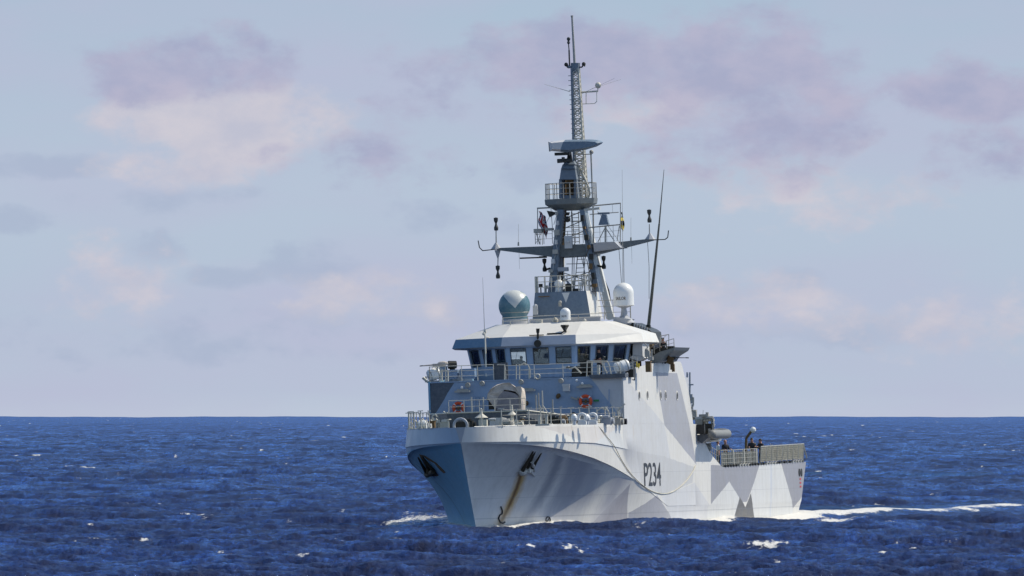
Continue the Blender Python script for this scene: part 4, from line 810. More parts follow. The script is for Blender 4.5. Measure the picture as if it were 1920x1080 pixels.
# signal platform fittings, hanging gear on the ship's side
mb = MB(); mb.rail([A(1216,668,34.5), A(1237,658,34.5), A(1264,650,34.5)], .5, .5, 2, .025, .015); mb.obj('signal_platform_railing', M['rail'], ship)
mb = MB(); mb.box(A(1242,655,35.5), (1.3,.9,.24)); mb.box(A(1230,662,35.2), (.5,.6,.3)); mb.box(A(1257,652,35.5), (.5,.5,.2)); mb.obj('flag_locker', M['gun'], ship)
mb = MB(); mb.path([A(1237,652,35.5), A(1238,630,35.5), A(1254,627,35.5), A(1254,650,35.5)], .025, 5); mb.path([A(1237,640,35.5), A(1250,628,35.8)], .015, 4); mb.obj('canopy_frame', M['rail'], ship)
mb = MB(); mb.box(A(1216,688,26.9)+Vector((0,0,0)), (.30,.5,.62)); mb.box(A(1216,678,26.9), (.34,.6,.06)); mb.obj('sidelight_box', [M['brown']], ship)
mb = MB(); mb.cyl(A(1194,678,27.5), A(1193,700,27.5), .03); mb.cyl(A(1196,684,27.5), A(1196,712,27.5), .03); mb.box(A(1197,686,27.4), (.12,.1,.3)); mb.obj('yellow_valve_pipe', M['yellow'], ship)
ladder(A(1184,711,27), A(1182,678,27), .4, 6, M['rail'], 'wing_ladder'); ladder(A(1193,711,28), A(1189,668,28), .3, 7, M['rail'], 'wing_ladder')
mb = MB(); mb.path([A(1222,655,31), A(1222,668,31)], .05); mb.ball(A(1213,657,31), .14, 8); mb.box(A(1214,664,31), (.3,.3,.35)); mb.path([A(1208,643,31), A(1214,650,31), A(1212,672,31)], .04); mb.box(A(1220,672,31), (.3,.3,.2)); mb.obj('wing_fittings', M['rail'], ship)
# ---- bridge deck front: rails, lockers, screens
yb2 = 22.75
def bd(px, py, y=None): return A(px, py, y or yb2)
mb = MB(); z9 = 9.02
def zr(x, y): return Vector((x, y, z9))
mb.rail([zr(-6.0,22.6), zr(-2.0,22.6)], .95, 1.1, 3, .028, .016); mb.rail([zr(-1.25,22.6), zr(5.9,22.6)], .85, 1.6, 3, .025, .014); mb.rail([zr(-6.0,22.6), zr(-6.0,27)], .95, 1.2, 3, .028, .016); mb.obj('bridge_deck_railing', M['post'], ship)
mb = MB(); mb.box((-1.6, 22.9, 9.2), (.9,.12,1.75)); mb.obj('screen_door', M['dark'], ship)
mb = MB()
for px in (946, 968, 974, 992): mb.cyl(bd(px,712), bd(px,683 if px != 992 else 688), .035)
mb.path([bd(946,684), bd(932,684)], .03); mb.path([bd(974,686), bd(982,681), bd(990,684), bd(994,694), bd(994,708)], .035, 6); mb.path([bd(974,694), bd(990,694)], .02); mb.obj('gate_frame', M['post'], ship)
for px, py, w_, h_, d_, mt in ((848,700,.75,.45,.6,'locker'), (878,699,.9,.5,.7,'locker'), (832,698,.4,.7,.5,'locker'), (925,694,1.0,.4,.4,'locker'), (1030,700,2.9,.5,.9,'locker'), (1049,697,.42,.45,.4,'post'), (1061,694,.4,.5,.4,'lgrey'), (1115,692,.62,.5,.5,'locker'), (1086,696,1.5,.6,.6,'gun'), (1100,690,.7,.9,.6,'gun'), (1010,706,.3,.3,.3,'post')):
    p = bd(px, py, 24.0); mb = MB(); mb.box(p, (w_, d_, h_)); mb.box(p+Vector((0,-d_/2,h_*.32)), (w_*1.03,.04,h_*.18)); mb.cyl(p+Vector((-w_*.3,-d_/2-.03,-h_*.1)), p+Vector((-w_*.3,-d_/2-.03,h_*.2)), .02); mb.box(p+Vector((0,0,-h_*.5-.06)), (w_*.8,d_*.8,.12)); mb.obj('deck_locker', M[mt], ship)
mb = MB(); mb.path([bd(1100,707), bd(1101,677), bd(1138,677), bd(1142,684), bd(1146,702)], .04); mb.path([bd(1128,679), bd(1138,700)], .05); mb.cyl(bd(1122,702), bd(1122,684), .09); mb.cyl(bd(1100,705), bd(1146,703), .02); mb.cyl(bd(1110,706), bd(1110,678), .03); mb.cyl(bd(1132,706), bd(1133,680), .02); mb.obj('raft_cradle_frame', M['post'], ship)
mb = MB(); mb.path([bd(1067,692), bd(1078,688), bd(1084,694), bd(1090,700)], .05); mb.ball(bd(1088,689,24), .25, 10); mb.ball(bd(1079,698,24), .2, 10); mb.torus(bd(1008,706,22.4), .15, .04, RX(90), 12, 6); mb.obj('hose_reel', M['post'], ship)
mb = MB(); mb.box(bd(1182,700,24.5), (.5,.8,.5)); mb.path([bd(1172,712,23.5), bd(1190,712,26)], .04); mb.path([bd(1190,712,25), bd(1189,680,25)], .03); mb.obj('raft_release_gear', M['gun'], ship)
# port searchlight group on the starboard wing: pedestal searchlight
mb = MB(); p = A(848,684,24); mb.cyl(p+Vector((-.22,-.1,0)), p+Vector((.22,.1,0)), .26, .24, 14); mb.cyl(A(849,702,24), p, .05); mb.box(p+Vector((0,0,-.28)), (.3,.2,.1)); mb.obj('wing_searchlight', M['gun'], ship)
mb = MB(); mb.rail([A(800,717,22.9), A(798,717,26)], .35, 1, 2, .04, .02); mb.cyl(A(793,708,22.8), A(803,717,22.8), .1, .07); mb.cyl(A(828,714,23), A(828,693,23), .07); mb.cyl(A(840,715,23), A(840,695,23), .05); mb.path([A(828,694,23), A(842,695,23)], .03); mb.obj('wing_fender_gear', M['post'], ship)

# small fittings that crowd the mast
rr = random.Random(4)
for i in range(16):
    side = i % 2; py = 400+i*9; t_ = (py-393)/155.0
    px = (1046-t_*14) if not side else (1092+t_*26); p = A(px+rr.uniform(-3,3), py, 38.0-t_*.5)
    mb = MB(); mb.box(p, (rr.uniform(.14,.34), .3, rr.uniform(.12,.4))); mb.cyl(p+Vector((0,0,-.1)), p+Vector((rr.uniform(-.3,.3),0,-.7)), .02, None, 5); mb.obj('junction_box', M[('rail','gun','lgrey','brown')[i % 4]], ship)
for (x0,y0,x1,y1) in ((1044,530,1110,508),(1046,508,1106,528),(1052,450,1098,432),(1054,430,1096,412),(1058,410,1092,396),(1036,486,1048,545),(1100,486,1112,545)):
    mb = MB(); mb.cyl(A(x0,y0,39.8), A(x1,y1,39.8), .03, None, 5); mb.obj('diagonal_brace', M['rail'], ship)
mb = MB(); mb.rail([A(1036,457,38.3), A(1108,455,38.3)], .75, .45, 2, .02, .012); mb.obj('yard_railing', M['rail'], ship)
for px, py in ((1075,534),(1088,537),(1096,535),(1014,540),(1024,543)):
    p = A(px,py,36.9); mb = MB(); mb.cyl(p+Vector((0,0,-.35)), p+Vector((0,0,.1)), .04); mb.box(p+Vector((0,0,.15)), (.22,.22,.22)); mb.obj('sensor_head', M[('gun','rail','dome')[px % 3]], ship)
for x0, x1 in ((1120,1163),(1036,1005)):
    mb = MB(); a = A(x0,395,39.0); b = A(x1,456,39.0); mb.cyl(a, b, .014, None, 4); mb.obj('stay_wire', M['rail'], ship)
# ---------------------------------------------------------------- foredeck
def dk(px, py, y): return at(px, py, y=y)
ZD0 = 6.0
def edge(y, inset=.12): return hx(y, 6.0)-inset
# guard rails: stanchions with feet and small caps, three slack wires
def stanchions(side, ys, h, name):
    for i, y in enumerate(ys):
        x = side*(edge(y)+ (.3 if y < 1 else 0)); mb = MB(); p = Vector((x, y, ZD0)); hh = h+.04*math.sin(i*2.3)
        mb.cyl(p, p+Vector((0,0,hh)), .038, .03, 8); mb.box(p+Vector((0,0,.07)), (.16,.16,.15)); mb.box(p+Vector((0,0,hh)), (.34 if i % 2 else .18,.06,.05))
        if i % 3 == 1: mb.cyl(p+Vector((-.22*side,.2,0)), p+Vector((0,0,hh*.6)), .022, None, 5)
        mb.obj(name, M['post'], ship)
yp = [1.0,2.1,3.2,4.3,5.5,6.8,8.2,9.8,11.5,13.4,15.4,17.5,19.6,21.6]
stanchions(1, yp, 1.08, 'stanchion'); stanchions(-1, [2.4,3.6,4.9,6.3,7.8,9.4,11.0,12.6,14.2,15.8,17.4,19.0,20.6,22.0], 1.12, 'stanchion')
for side in (1, -1):
    mb = MB()
    for r_ in (.36, .72, 1.05):
        yy = list(np.linspace(2.2, 22, 26)); mb.path([Vector((side*edge(y), y, ZD0+r_-.03*abs(math.sin(y*1.6)))) for y in yy], .009, 4)
    mb.obj('guard_wire', M['rail'], ship)
# toe bar along the deck edge, slightly proud
for side in (1, -1):
    mb = MB(); yy = list(np.linspace(.4, 22.2, 30)); mb.path([Vector((side*(hx(y,6.0)-.03+(.3 if y < .8 else 0)), y, 6.06)) for y in yy], .035, 6); mb.obj('deck_edge_bar', M['white'] if side > 0 else M['mgrey'], ship)
# raised gun platform with its breakwater
zp = dk(950,771,11.5).z
P_ = [(-3.0,11.8), (2.0,11.4), (4.9,17.5), (4.9,22.2), (-5.0,22.2), (-5.0,16.5)]
mb = MB(); top = [Vector((x, y, zp if y < 17 else zp)) for x, y in P_]; top[2].z = top[3].z = ZD0+.42
mb.prism([Vector((x,y,ZD0-.02)) for x, y in P_], (0,0,.01)); mb.add([Vector((x,y,ZD0)) for x,y in P_]+top, [tuple(range(6,12))]+[(i,(i+1)%6,6+(i+1)%6,6+i) for i in range(6)]); mb.obj('gun_platform', [M['dark']], ship)
mb = MB()
for i in (5, 0, 1): a, b = top[i], top[(i+1)%6]; mb.cyl(a, b, .05, None, 6)
mb.obj('platform_edge', M['post'], ship)
mb = MB(); mb.rail([top[0]+Vector((.1,.2,0)), top[1]+Vector((-.1,.2,0))], .75, .9, 2, .022, .014); mb.obj('gun_platform_railing', M['post'], ship)
for px, h in ((885,30),(907,30),(1006,34),(1011,38),(1018,42),(1037,26)):     # tall posts standing round the platform
    b = dk(px, 775, 13.5); mb = MB(); mb.cyl(b, b+Vector((0,0,h/30.5)), .045, .04, 7); mb.box(b+Vector((0,0,.03)), (.2,.2,.06))
    if px == 1018: mb.cyl(b, b+Vector((-.2,0,.5)), .03); mb.cyl(b+Vector((.3,0,0)), b+Vector((0,0,.5)), .03)
    mb.obj('platform_post', M['post'] if px in (885,907,1018) else M['rail'], ship)
mb = MB(); mb.box(dk(896,757,14), (.62,.08,.05)); [mb.cyl(dk(px,772,14), dk(px,758,14), .02) for px in (888,893,898,903)]; mb.obj('barrier_rack', M['blue'], ship)
# mooring gear along the port edge
def bollards(px, y, h=.62):
    a = dk(px, 799, y); a.z = ZD0; mb = MB(); mb.box(a+Vector((.2,0,.06)), (.85,.4,.12))
    for d in (0, .42): mb.cyl(a+Vector((d-.0,0,.1)), a+Vector((d,0,h)), .1, .1, 12); mb.cyl(a+Vector((d,0,h)), a+Vector((d,0,h+.04)), .13, .13, 12)
    mb.obj('bollard', M['post'], ship)
bollards(1012, 3.9); bollards(945, 6.2, .5); bollards(1128, 18.5, .5)
def ring_chock(px, y, r=.24, mat='dome'):
    a = dk(px, 799, y); a.z = ZD0; mb = MB(); mb.torus(a+Vector((0,0,.1+r*1.35)), r, .085, RX(90), 20, 8); mb.box(a+Vector((0,0,.1)), (.5,.3,.2)); mb.box(a+Vector((0,0,.2)), (.4,.16,.24)); mb.obj('fairlead', M[mat], ship)
ring_chock(1092, 8.5); ring_chock(1112, 11.0)
mb = MB(); a = dk(1077, 799, 7.6); a.z = ZD0; mb.ball(a+Vector((0,0,.42)), .2, 12, 0, (1,1,1.3)); mb.cyl(a, a+Vector((0,0,.3)), .1, .14); mb.obj('mushroom_vent', M['dome'], ship)
mb = MB(); a = dk(1101, 799, 10.0); a.z = ZD0; mb.ball(a+Vector((0,0,.40)), .2, 12, 0, (1,1,1.2)); mb.cyl(a, a+Vector((0,0,.3)), .1, .14); mb.obj('mushroom_vent', M['dome'], ship)
mb = MB(); a = Vector((-.12, .75, ZD0+.12)); mb.torus(a+Vector((0,0,.05)), .40, .085, RX(90), 24, 8); mb.box(a+Vector((0,0,-.12)), (1.0,.3,.12)); mb.obj('bow_fairlead', M['mgrey'], ship)
mb = MB(); mb.box(a+Vector((0,.5,.1)), (.8,.6,.32)); mb.cyl(a+Vector((-.3,.3,.2)), a+Vector((.3,.3,.2)), .1); mb.obj('bow_roller', M['gun'], ship)
# anchor windlass, cable stoppers, capstans
def windlass(px, y, s=1.0):
    a = dk(px, 798, y); a.z = ZD0; mb = MB(); mb.lathe([(.38*s,0),(.38*s,.1),(.22*s,.16),(.2*s,.45*s),(.3*s,.55*s),(.3*s,.62*s),(.1,.66*s)], a, None, 16); return mb, a
mb, a = windlass(924, 7.0, .9); mb.box(a+Vector((.35,.2,.3)), (.5,.6,.6)); mb.obj('capstan', M['lgrey'], ship)
mb, a = windlass(942, 8.0, .9); mb.obj('capstan', M['lgrey'], ship)
mb = MB(); a = dk(903, 798, 5.0); a.z = ZD0; mb.lathe([(.42,.62),(.1,.85),(.06,1.15),(.01,1.2)], a, None, 12); mb.cyl(a, a+Vector((0,0,.62)), .13); mb.box(a+Vector((.12,-.1,.25)), (.5,.4,.5)); mb.obj('vent_hood', M['post'], ship)
mb = MB(); a = dk(961, 798, 7.5); a.z = ZD0; mb.lathe([(.3,.75),(.08,.95),(.05,1.3),(.01,1.34)], a, None, 12); mb.cyl(a, a+Vector((0,0,.75)), .1); mb.box(a+Vector((.2,0,.2)), (.7,.5,.35)); mb.obj('vent_hood', M['post'], ship)
mb = MB(); a = dk(963, 796, 5.5); a.z = ZD0+.1; mb.cyl(a, a+Vector((.6,-.1,.1)), .12); mb.cyl(a+Vector((-.1,0,0)), a+Vector((.2,0,.3)), .08); mb.obj('chain_stopper', M['post'], ship)
for i, (px, y, w_, h_, mt) in enumerate(((1035,9,.9,.5,'gun'), (1055,14,1.1,.55,'dark'), (1138,17,.6,.45,'mgrey'), (1156,20,.6,.4,'rail'), (990,9.5,1.0,.45,'dark'), (880,9,.5,.5,'gun'), (835,12,.6,.5,'post'), (815,14,.4,.6,'post'), (800,9,.3,.45,'lgrey'), (1165,21,.4,.35,'navy'))):
    a = dk(px, 798, y); a.z = ZD0; mb = MB(); mb.box(a+Vector((0,0,h_/2)), (w_,.6,h_)); mb.cyl(a+Vector((-w_*.3,-.2,h_)), a+Vector((w_*.3,-.2,h_)), .14, .14, 10); mb.cyl(a+Vector((w_*.5,0,h_*.5)), a+Vector((w_*.5+.15,0,h_*.5)), .18, .18, 12); mb.obj('deck_winch', M[mt], ship)
for pts, y in (([(1146,797),(1141,772),(1136,764),(1130,768)], 17), ([(1152,797),(1152,772)], 19), ([(1161,797),(1158,770),(1172,757)], 21), ([(1141,770),(1128,764),(1118,772)], 18), ([(1166,775),(1166,797)], 21), ([(1160,780),(1170,790)], 21)):
    mb = MB(); mb.path([dk(px, py, y) for px, py in pts], .045, 6); mb.obj('davit_arm', M['post'], ship)
for px, py, y in ((836,776,15),(826,785,14),(822,790,12),(838,790,12),(812,792,10),(796,790,11),(783,793,9)):
    a = dk(px, py, y); b = Vector((a.x, a.y, ZD0)); mb = MB(); mb.cyl(b, a, .06, .05, 7); mb.box(a, (.22,.2,.2)); mb.cyl(a, a+Vector((-.15,0,.15)), .05); mb.obj('hydrant', M['post'], ship)
mb = MB(); a = dk(759, 800, 8.5); mb.box((-(edge(8.5)-.05), 8.5, 6.12), (.16,.3,.28)); mb.box((-(edge(9.3)-.05), 9.3, 6.1), (.12,.5,.2)); mb.obj('roller_chock', M['post'], ship)
# ---------------------------------------------------------------- things standing on or hanging from the ship
gcen = dk(947, 772, 15.2); gz = zp
t = thing('deck_gun', 'bow deck gun hidden under a bleached canvas cover on the raised foredeck platform', 'gun', (gcen.x, 15.2, gz))
iv = Matrix.Translation(Vector((gcen.x, 15.2, gz))).inverted()
def loc(v): return iv @ Vector(v)
outer = [(930,768),(914,746),(915,738),(920,729),(931,722),(944,719),(955,718),(962,722),(967,725),(976,724),(979,731),(978.5,745),(978,770),(972,770),(971.5,740),(966,735),(956,733),(947,731),(941,736),(937,744),(933,752),(927,752)]
mb = MB(); a = [loc(dk(px, py, 13.9)+Vector((random.uniform(-.03,.03), random.uniform(-.12,.12), random.uniform(-.03,.03)))) for px, py in outer[:-1]]; b = [loc(dk(px, py, 15.0)+Vector((0, random.uniform(-.1,.1), random.uniform(-.03,.05)))) for px, py in outer[:-1]]
c_ = [v+Vector((random.uniform(-.05,.05), 1.2, -.12)) for v in b]
def ringloft(mb, rs):
    n = len(rs[0]); o = [v for r in rs for v in r]
    fs = [(k*n+i, k*n+(i+1)%n, (k+1)*n+(i+1)%n, (k+1)*n+i) for k in range(len(rs)-1) for i in range(n)] + [tuple(range(n-1,-1,-1)), tuple(range((len(rs)-1)*n, len(rs)*n))]
    mb.add(o, fs)
ringloft(mb, [a, b, c_]); cv = mb.obj('canvas_hood', M['canvas'], t, smooth=False)
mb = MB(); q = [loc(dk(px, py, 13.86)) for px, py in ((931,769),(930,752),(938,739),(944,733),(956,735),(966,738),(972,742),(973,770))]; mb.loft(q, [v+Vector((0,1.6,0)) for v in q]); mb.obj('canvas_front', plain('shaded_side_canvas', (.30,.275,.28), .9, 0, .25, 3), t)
mb = MB(); q = [loc(dk(px, py, 13.9)) for px, py in ((928,755),(939,743),(940,752),(938,756))]; mb.loft(q, [v+Vector((0,.1,0)) for v in q]); mb.obj('canvas_flap', M['canvas'], t)
mb = MB(); mb.cyl(loc(dk(932,774,14.4)), loc(dk(932,752,14.4)), .1); mb.box(loc(dk(925,760,14.6)), (.5,.5,.5)); mb.cyl(loc((gcen.x,15.2,gz)), loc((gcen.x,15.2,gz+.5)), .6, .5, 16); mb.cyl(loc(dk(916,748,14.6)), loc(dk(924,750,14.9)), .13); mb.obj('gun_mount', M['gun'], t)
for (px, py, r_, lab) in ((859.5, 765, .30, 'orange life ring on the dark left side of the deckhouse front, above the bow fairlead'), (1098, 752.5, .33, 'orange life ring on the deckhouse front beside the green sign')):
    p = at(px, py, y=22.02); mb = MB(); mb.torus(Vector((0,0,0)), r_, .1, RX(90), 28, 8, lambda i: 1 if i % 7 == 3 else 0)
    o = mb.obj('life_ring', [M['orange'], M['reflective']], None, smooth=True); place(o, p); tag(o, lab, 'life ring', 'life rings on the deckhouse front')
    mb = MB(); mb.box(p+Vector((0,.06,0)), (.14,.1,.25)); mb.box(p+Vector((0,.12,0)), (.5,.06,.08)); mb.obj('life_ring_bracket', M['brown'], dh)
def raft(px, py, r_, L, lab, y):
    p = A(px, py, y); o = thing('life_raft_canister', lab, 'life raft', p, 'life raft canisters on the bridge deck')
    q = Matrix.Rotation(math.radians(72), 3, 'Y') @ Matrix.Rotation(math.radians(-25), 3, 'X')
    mb = MB(); mb.lathe([(r_*.3,-L/2),(r_*.85,-L/2+.04),(r_,-L/2+.14),(r_,-.05),(r_*1.05,-.04),(r_*1.05,.04),(r_,.05),(r_,L/2-.14),(r_*.85,L/2-.04),(r_*.3,L/2)], (0,0,0), q, 24); mb.obj('canister', M['dome'], o, smooth=True)
    for k in (-.3, .3):
        mb = MB(); mb.lathe([(r_*1.02,k*L-.03),(r_*1.04,k*L),(r_*1.02,k*L+.03)], (0,0,0), q, 24); mb.obj('strap', M['rail'], o)
    mb = MB(); mb.box((0,0,-r_-.1), (L*.7,.5,.16)); mb.obj('cradle', M['mgrey'], o)
raft(1166, 687.5, .36, .95, 'white life raft canister at the port end of the bridge deck, beside the side wall', 23.6)
raft(813, 702, .36, .8, 'grey life raft canister under the covered machine gun, far left of the bridge deck', 23.6)
def mgun(base, s, lab, cover):
    o = thing('machine_gun', lab, 'machine gun', base, 'machine guns on the upper decks'); g = M['gun']
    mb = MB(); mb.cyl((0,0,-.5), (0,0,0), .05, .04, 8); mb.obj('pedestal', M['rail'], o)
    mb = MB(); mb.box((s*.1,0,.08), (.75,.14,.18)); mb.obj('receiver', M['canvas'] if cover else g, o)
    mb = MB(); mb.cyl((-s*.25,0,.1), (-s*.95,0,.07), .05 if cover else .03, .035 if cover else .02, 8); mb.obj('barrel', M['canvas'] if cover else g, o)
    mb = MB(); mb.cyl((-s*.9,0,.075), (-s*1.1,0,.06), .035, .03, 8); mb.obj('muzzle', g, o)
    if cover: mb = MB(); mb.ball((s*.35,0,.16), .3, 12, 0, (1.15,.6,.5)); mb.obj('canvas_cover', M['canvas'], o)
mgun(A(820, 687, 23.4), 1, 'machine gun under a pale canvas cover at the far left of the bridge deck', True)
mgun(A(1259, 674, 34.2), -1, 'brown machine gun hanging outboard below the signal platform on the port side', False)
mb = MB(); mb.path([A(1252,668,34.2), A(1260,676,34.2), A(1263,697,34.2)], .1, 8); mb.box(A(1257,676,34.2), (.35,.3,.45), Matrix.Rotation(math.radians(25),3,'Y')); mb.box(A(1261,688,34.2), (.25,.25,.35)); mb.obj('gun_mounting_arm', M['brown'], ship)
# anchors housed in the flare
def anchor(side, crown, tip1, tip2, f1, f2, lab):
    ps = [hit(*p, side=side, off=.16) for p in (crown, tip1, tip2, f1, f2)]; base = ps[0]; iv2 = Vector(base)
    o = thing('anchor', lab, 'anchor', base, 'anchors stowed at the bow'); L = [p-iv2 for p in ps]; mt = M['anchor']
    c0, t1, t2, a1, a2 = L
    s1 = a1; s2 = a2
    mb = MB(); mb.cyl(s1, t1, .13, .05, 8); mb.obj('fluke', mt, o)
    mb = MB(); mb.cyl(s2, t2, .11, .04, 8); mb.obj('fluke', mt, o)
    mb = MB(); mb.cyl(s1+Vector((0,0,-.05)), s2+Vector((0,0,-.05)), .17, .14, 10); mb.ball(s1, .2, 10); mb.box((s1+s2)/2+Vector((0,0,.03)), (.45,.35,.3)); mb.obj('crown', M['anchorw'] if side > 0 else mt, o)
    mb = MB(); mb.cyl((s1+s2)/2, (t1+t2)/2+Vector((-.15*side,0,.1)), .1, .09, 8); mb.obj('shank', mt, o)
anchor(1, (983,886), (995,847), (1010,850), (973,886), (992,880), 'port anchor with white chipped crown above a rust streak on the pale bow')
anchor(-1, (808,885), (789,858), (797,856), (806,889), (817,882), 'rusty starboard anchor on the blue shadowed side of the bow')
mb = MB(); q = [hit(*p, side=-1, off=.03) for p in ((786,852),(796,854),(818,868),(836,886),(820,893),(806,894),(798,872))]; mb.add(q+[v+Vector((.12,0,0)) for v in q], [tuple(range(7)), tuple(range(13,6,-1))]+[(i,(i+1)%7,7+(i+1)%7,7+i) for i in range(7)]); mb.obj('anchor_pocket', M['brown'], hull)
mb = MB(); mb.ball(hit(994,873, off=.18), .13, 8); mb.cyl(hit(991,866,off=.2), hit(996,884,off=.2), .1, .07); mb.cyl(hit(992,886,off=.1), hit(1000,894,off=.1), .06, .03); mb.obj('anchor_bracket', M['anchorw'], hull)
# boat rope looped along the port side
rp = [(1118,797),(1127,806),(1138,820),(1150,837),(1163,860),(1176,881),(1190,897),(1204,910),(1220,920),(1237,925.5),(1252,925),(1266,919),(1280,908),(1291,895),(1299,882),(1303,873)]
rq = [hit(*p, off=.04) for p in rp]; rq[0] += Vector((-.1,0,.1)); base = rq[0]
cr2 = []
for i in range(len(rq)-1):
    a0 = rq[max(0,i-1)]; a1 = rq[i]; a2 = rq[i+1]; a3 = rq[min(len(rq)-1,i+2)]
    for k in range(4):
        s_ = k/4; cr2.append(.5*((2*a1)+(a2-a0)*s_+(2*a0-5*a1+4*a2-a3)*s_*s_+(3*a1-a0-3*a2+a3)*s_**3))
cr2.append(rq[-1]); mb = MB(); mb.path([v-base for v in cr2], .024, 6)
o = mb.obj('boat_rope', plain('pale_rope', (.58,.54,.42), .9), None); place(o, base); tag(o, 'long pale boat rope looping down the port side of the hull below the number P234', 'rope')
# flags
def flag(pts_px, y, name, lab, colf, nx=10, ny=14):
    P = [A(px, py, y) for px, py in pts_px]; base = P[0]; vs, mi = [], []; fs = []
    for j in range(ny+1):
        for i in range(nx+1):
            u, v = i/nx, j/ny; p = P[0].lerp(P[1], u).lerp(P[3].lerp(P[2], u), v); p = p-base
            p.y += .16*math.sin(u*8+v*2)+.05*math.sin(v*11); p.z += .03*math.sin(u*9); p.x += .06*math.sin(v*7+u*4); vs.append(p)
    mb = MB(); 
    for j in range(ny):
        for i in range(nx): fs.append((j*(nx+1)+i, j*(nx+1)+i+1, (j+1)*(nx+1)+i+1, (j+1)*(nx+1)+i)); mi.append(colf((i+.5)/nx, (j+.5)/ny))
    mb.v = [tuple(v) for v in vs]; mb.f = fs; mb.mi = mi
    o = mb.obj(name, [M['fblue'], M['wshirt'], M['red'], M['yellow'], M['black']], None, smooth=True); place(o, base)
    md = o.modifiers.new('thick', 'SOLIDIFY'); md.thickness = .012; return tag(o, lab, 'flag')
def uj(u, v):
    a = abs(u-.5); b = abs(v-.5)
    if a < .09 or b < .06: return 2
    if a < .16 or b < .12: return 1
    d = abs(a-b); return 2 if d < .05 else (1 if d < .12 else 0)
flag([(1010,396),(1024,407),(1027,448),(1010,424)], 39.2, 'ensign', 'drooping red, white and blue flag hoisted left of the mast', uj)
flag([(1163.5,398),(1168,400),(1170,436),(1164,430)], 39.4, 'signal_flag', 'yellow and black signal flag hanging right of the mast', lambda u, v: 4 if v < .25 or (.45 < v < .65) or v > .9 else 3, 4, 12)
mb = MB(); q = [A(1025,395,38.8), A(1045,398.5,38.8), A(1030,407,38.8)]; mb.prism(q, (0,.4,0)); mb.obj('pennant_cone', M['gun'], ship)
# ---------------------------------------------------------------- boat deck: davit, sea boat
mb = MB()
for dx in (0, 5): mb.cyl(A(1288.5+dx,778,60), A(1288.5+dx,698,60), .07, .06, 8)
mb.box(A(1291.5,721.5,60), (.62,.08,.09)); mb.box(A(1292,748,60), (.5,.3,.6)); mb.cyl(A(1298,758,60), A(1299,778,60), .06); mb.path([A(1290,760,60), A(1303,778,60)], .1); mb.obj('after_aerial_frame', M['mgrey'], ship)
mb = MB(); mb.path([A(1291,752,58), A(1300,745,58), A(1300,760,58), A(1292,770,58)], .06); mb.box(A(1296,776,58), (.7,.5,.5)); mb.path([A(1294,784,58), A(1312,786,58)], .1); mb.rail([A(1291,790,56), A(1306,795,56)], .8, .3, 2, .03, .02); mb.obj('boat_deck_gear', M['rail'], ship)
mb = MB(); mb.box((4.1, 50.5, 3.7), (3.2, 8, .9)); mb.box((3.9, 50.5, 4.3), (2.2,6,.35)); mb.obj('boat_bay_housing', M['lgrey'], ship)
mb = MB(); mb.cyl(A(1307,786,54), A(1334,785,52.5), .17, .17, 12); mb.box(A(1312,793,53.5), (.5,.5,.4)); mb.box(A(1320,779,53), (.6,.4,.16)); mb.cyl(A(1326,779,53), A(1326,773,53), .1); mb.cyl(A(1334,781,53), A(1337,790,53), .12); mb.cyl(A(1318,777,53), A(1318.5,769,53), .015); mb.cyl(A(1336,786,52.5), A(1336,800,52.5), .1, .14); mb.cyl(A(1322,790,53.5), A(1324,806,53.5), .14, .12); mb.path([A(1316,806,53), A(1313,796,53)], .1); mb.cyl(A(1330,808,53), A(1326,790,53), .07); mb.cyl(A(1315,806,53.5), A(1318,830,53.5), .12); mb.obj('boat_davit', M['rail'], ship)
bc = A(1331, 815, 51.0)
t = thing('inflatable_boat', 'grey inflatable sea boat slung in its davit aft of the superstructure on the port side', 'boat', bc)
pts = []
Lb, Wb = 3.4, .95
for s_ in np.linspace(0, math.pi, 15): pts.append(Vector((Wb*math.cos(s_)*.75, 2.2+1.3*math.sin(s_), .10*math.sin(s_))))
pts = [Vector((Wb*.75, -Lb, 0))]+pts+[Vector((-Wb*.75, -Lb, 0))]
mb = MB(); mb.path(pts, .29, 12)
for p in pts: mb.ball(p, .29, 12)
mb.obj('buoyancy_tube', M['tube'], t, smooth=True)
mb = MB(); a = [(.7,-3.3,0),(0,-3.3,-.55),(-.7,-3.3,0)]; b = [(.6,2.4,.05),(0,2.9,-.25),(-.6,2.4,.05)]; mb.loft([Vector(v) for v in a], [Vector(v) for v in b]); mb.obj('rigid_hull', M['dark'], t)
mb = MB(); mb.box((0,-.5,.35), (.6,.8,.7)); mb.box((0,-1.6,.2), (.5,1.0,.35)); mb.path([(-.3,-.7,.6),(-.3,-.7,1.0),(.3,-.7,1.0),(.3,-.7,.6)], .03); mb.obj('console', M['gun'], t)
mb = MB(); mb.box((0,-3.4,.35), (.5,.35,.6)); mb.obj('outboard_motor', M['black'], t)
mb = MB(); mb.path([A(1315,826,52), A(1332,826,51), A(1350,824,50)], .11, 8); mb.box(A(1320,830,52), (.6,2,.1)); mb.cyl(A(1320,842,52), A(1320,828,52), .08); mb.obj('boat_cradle', M['dome'], ship)
mb = MB(); mb.ball(A(1325,838,53), .28, 10); mb.torus(A(1322,838,52.5), .35, .09, RX(90), 16, 6); mb.obj('fender_pile', M['rail'], ship)
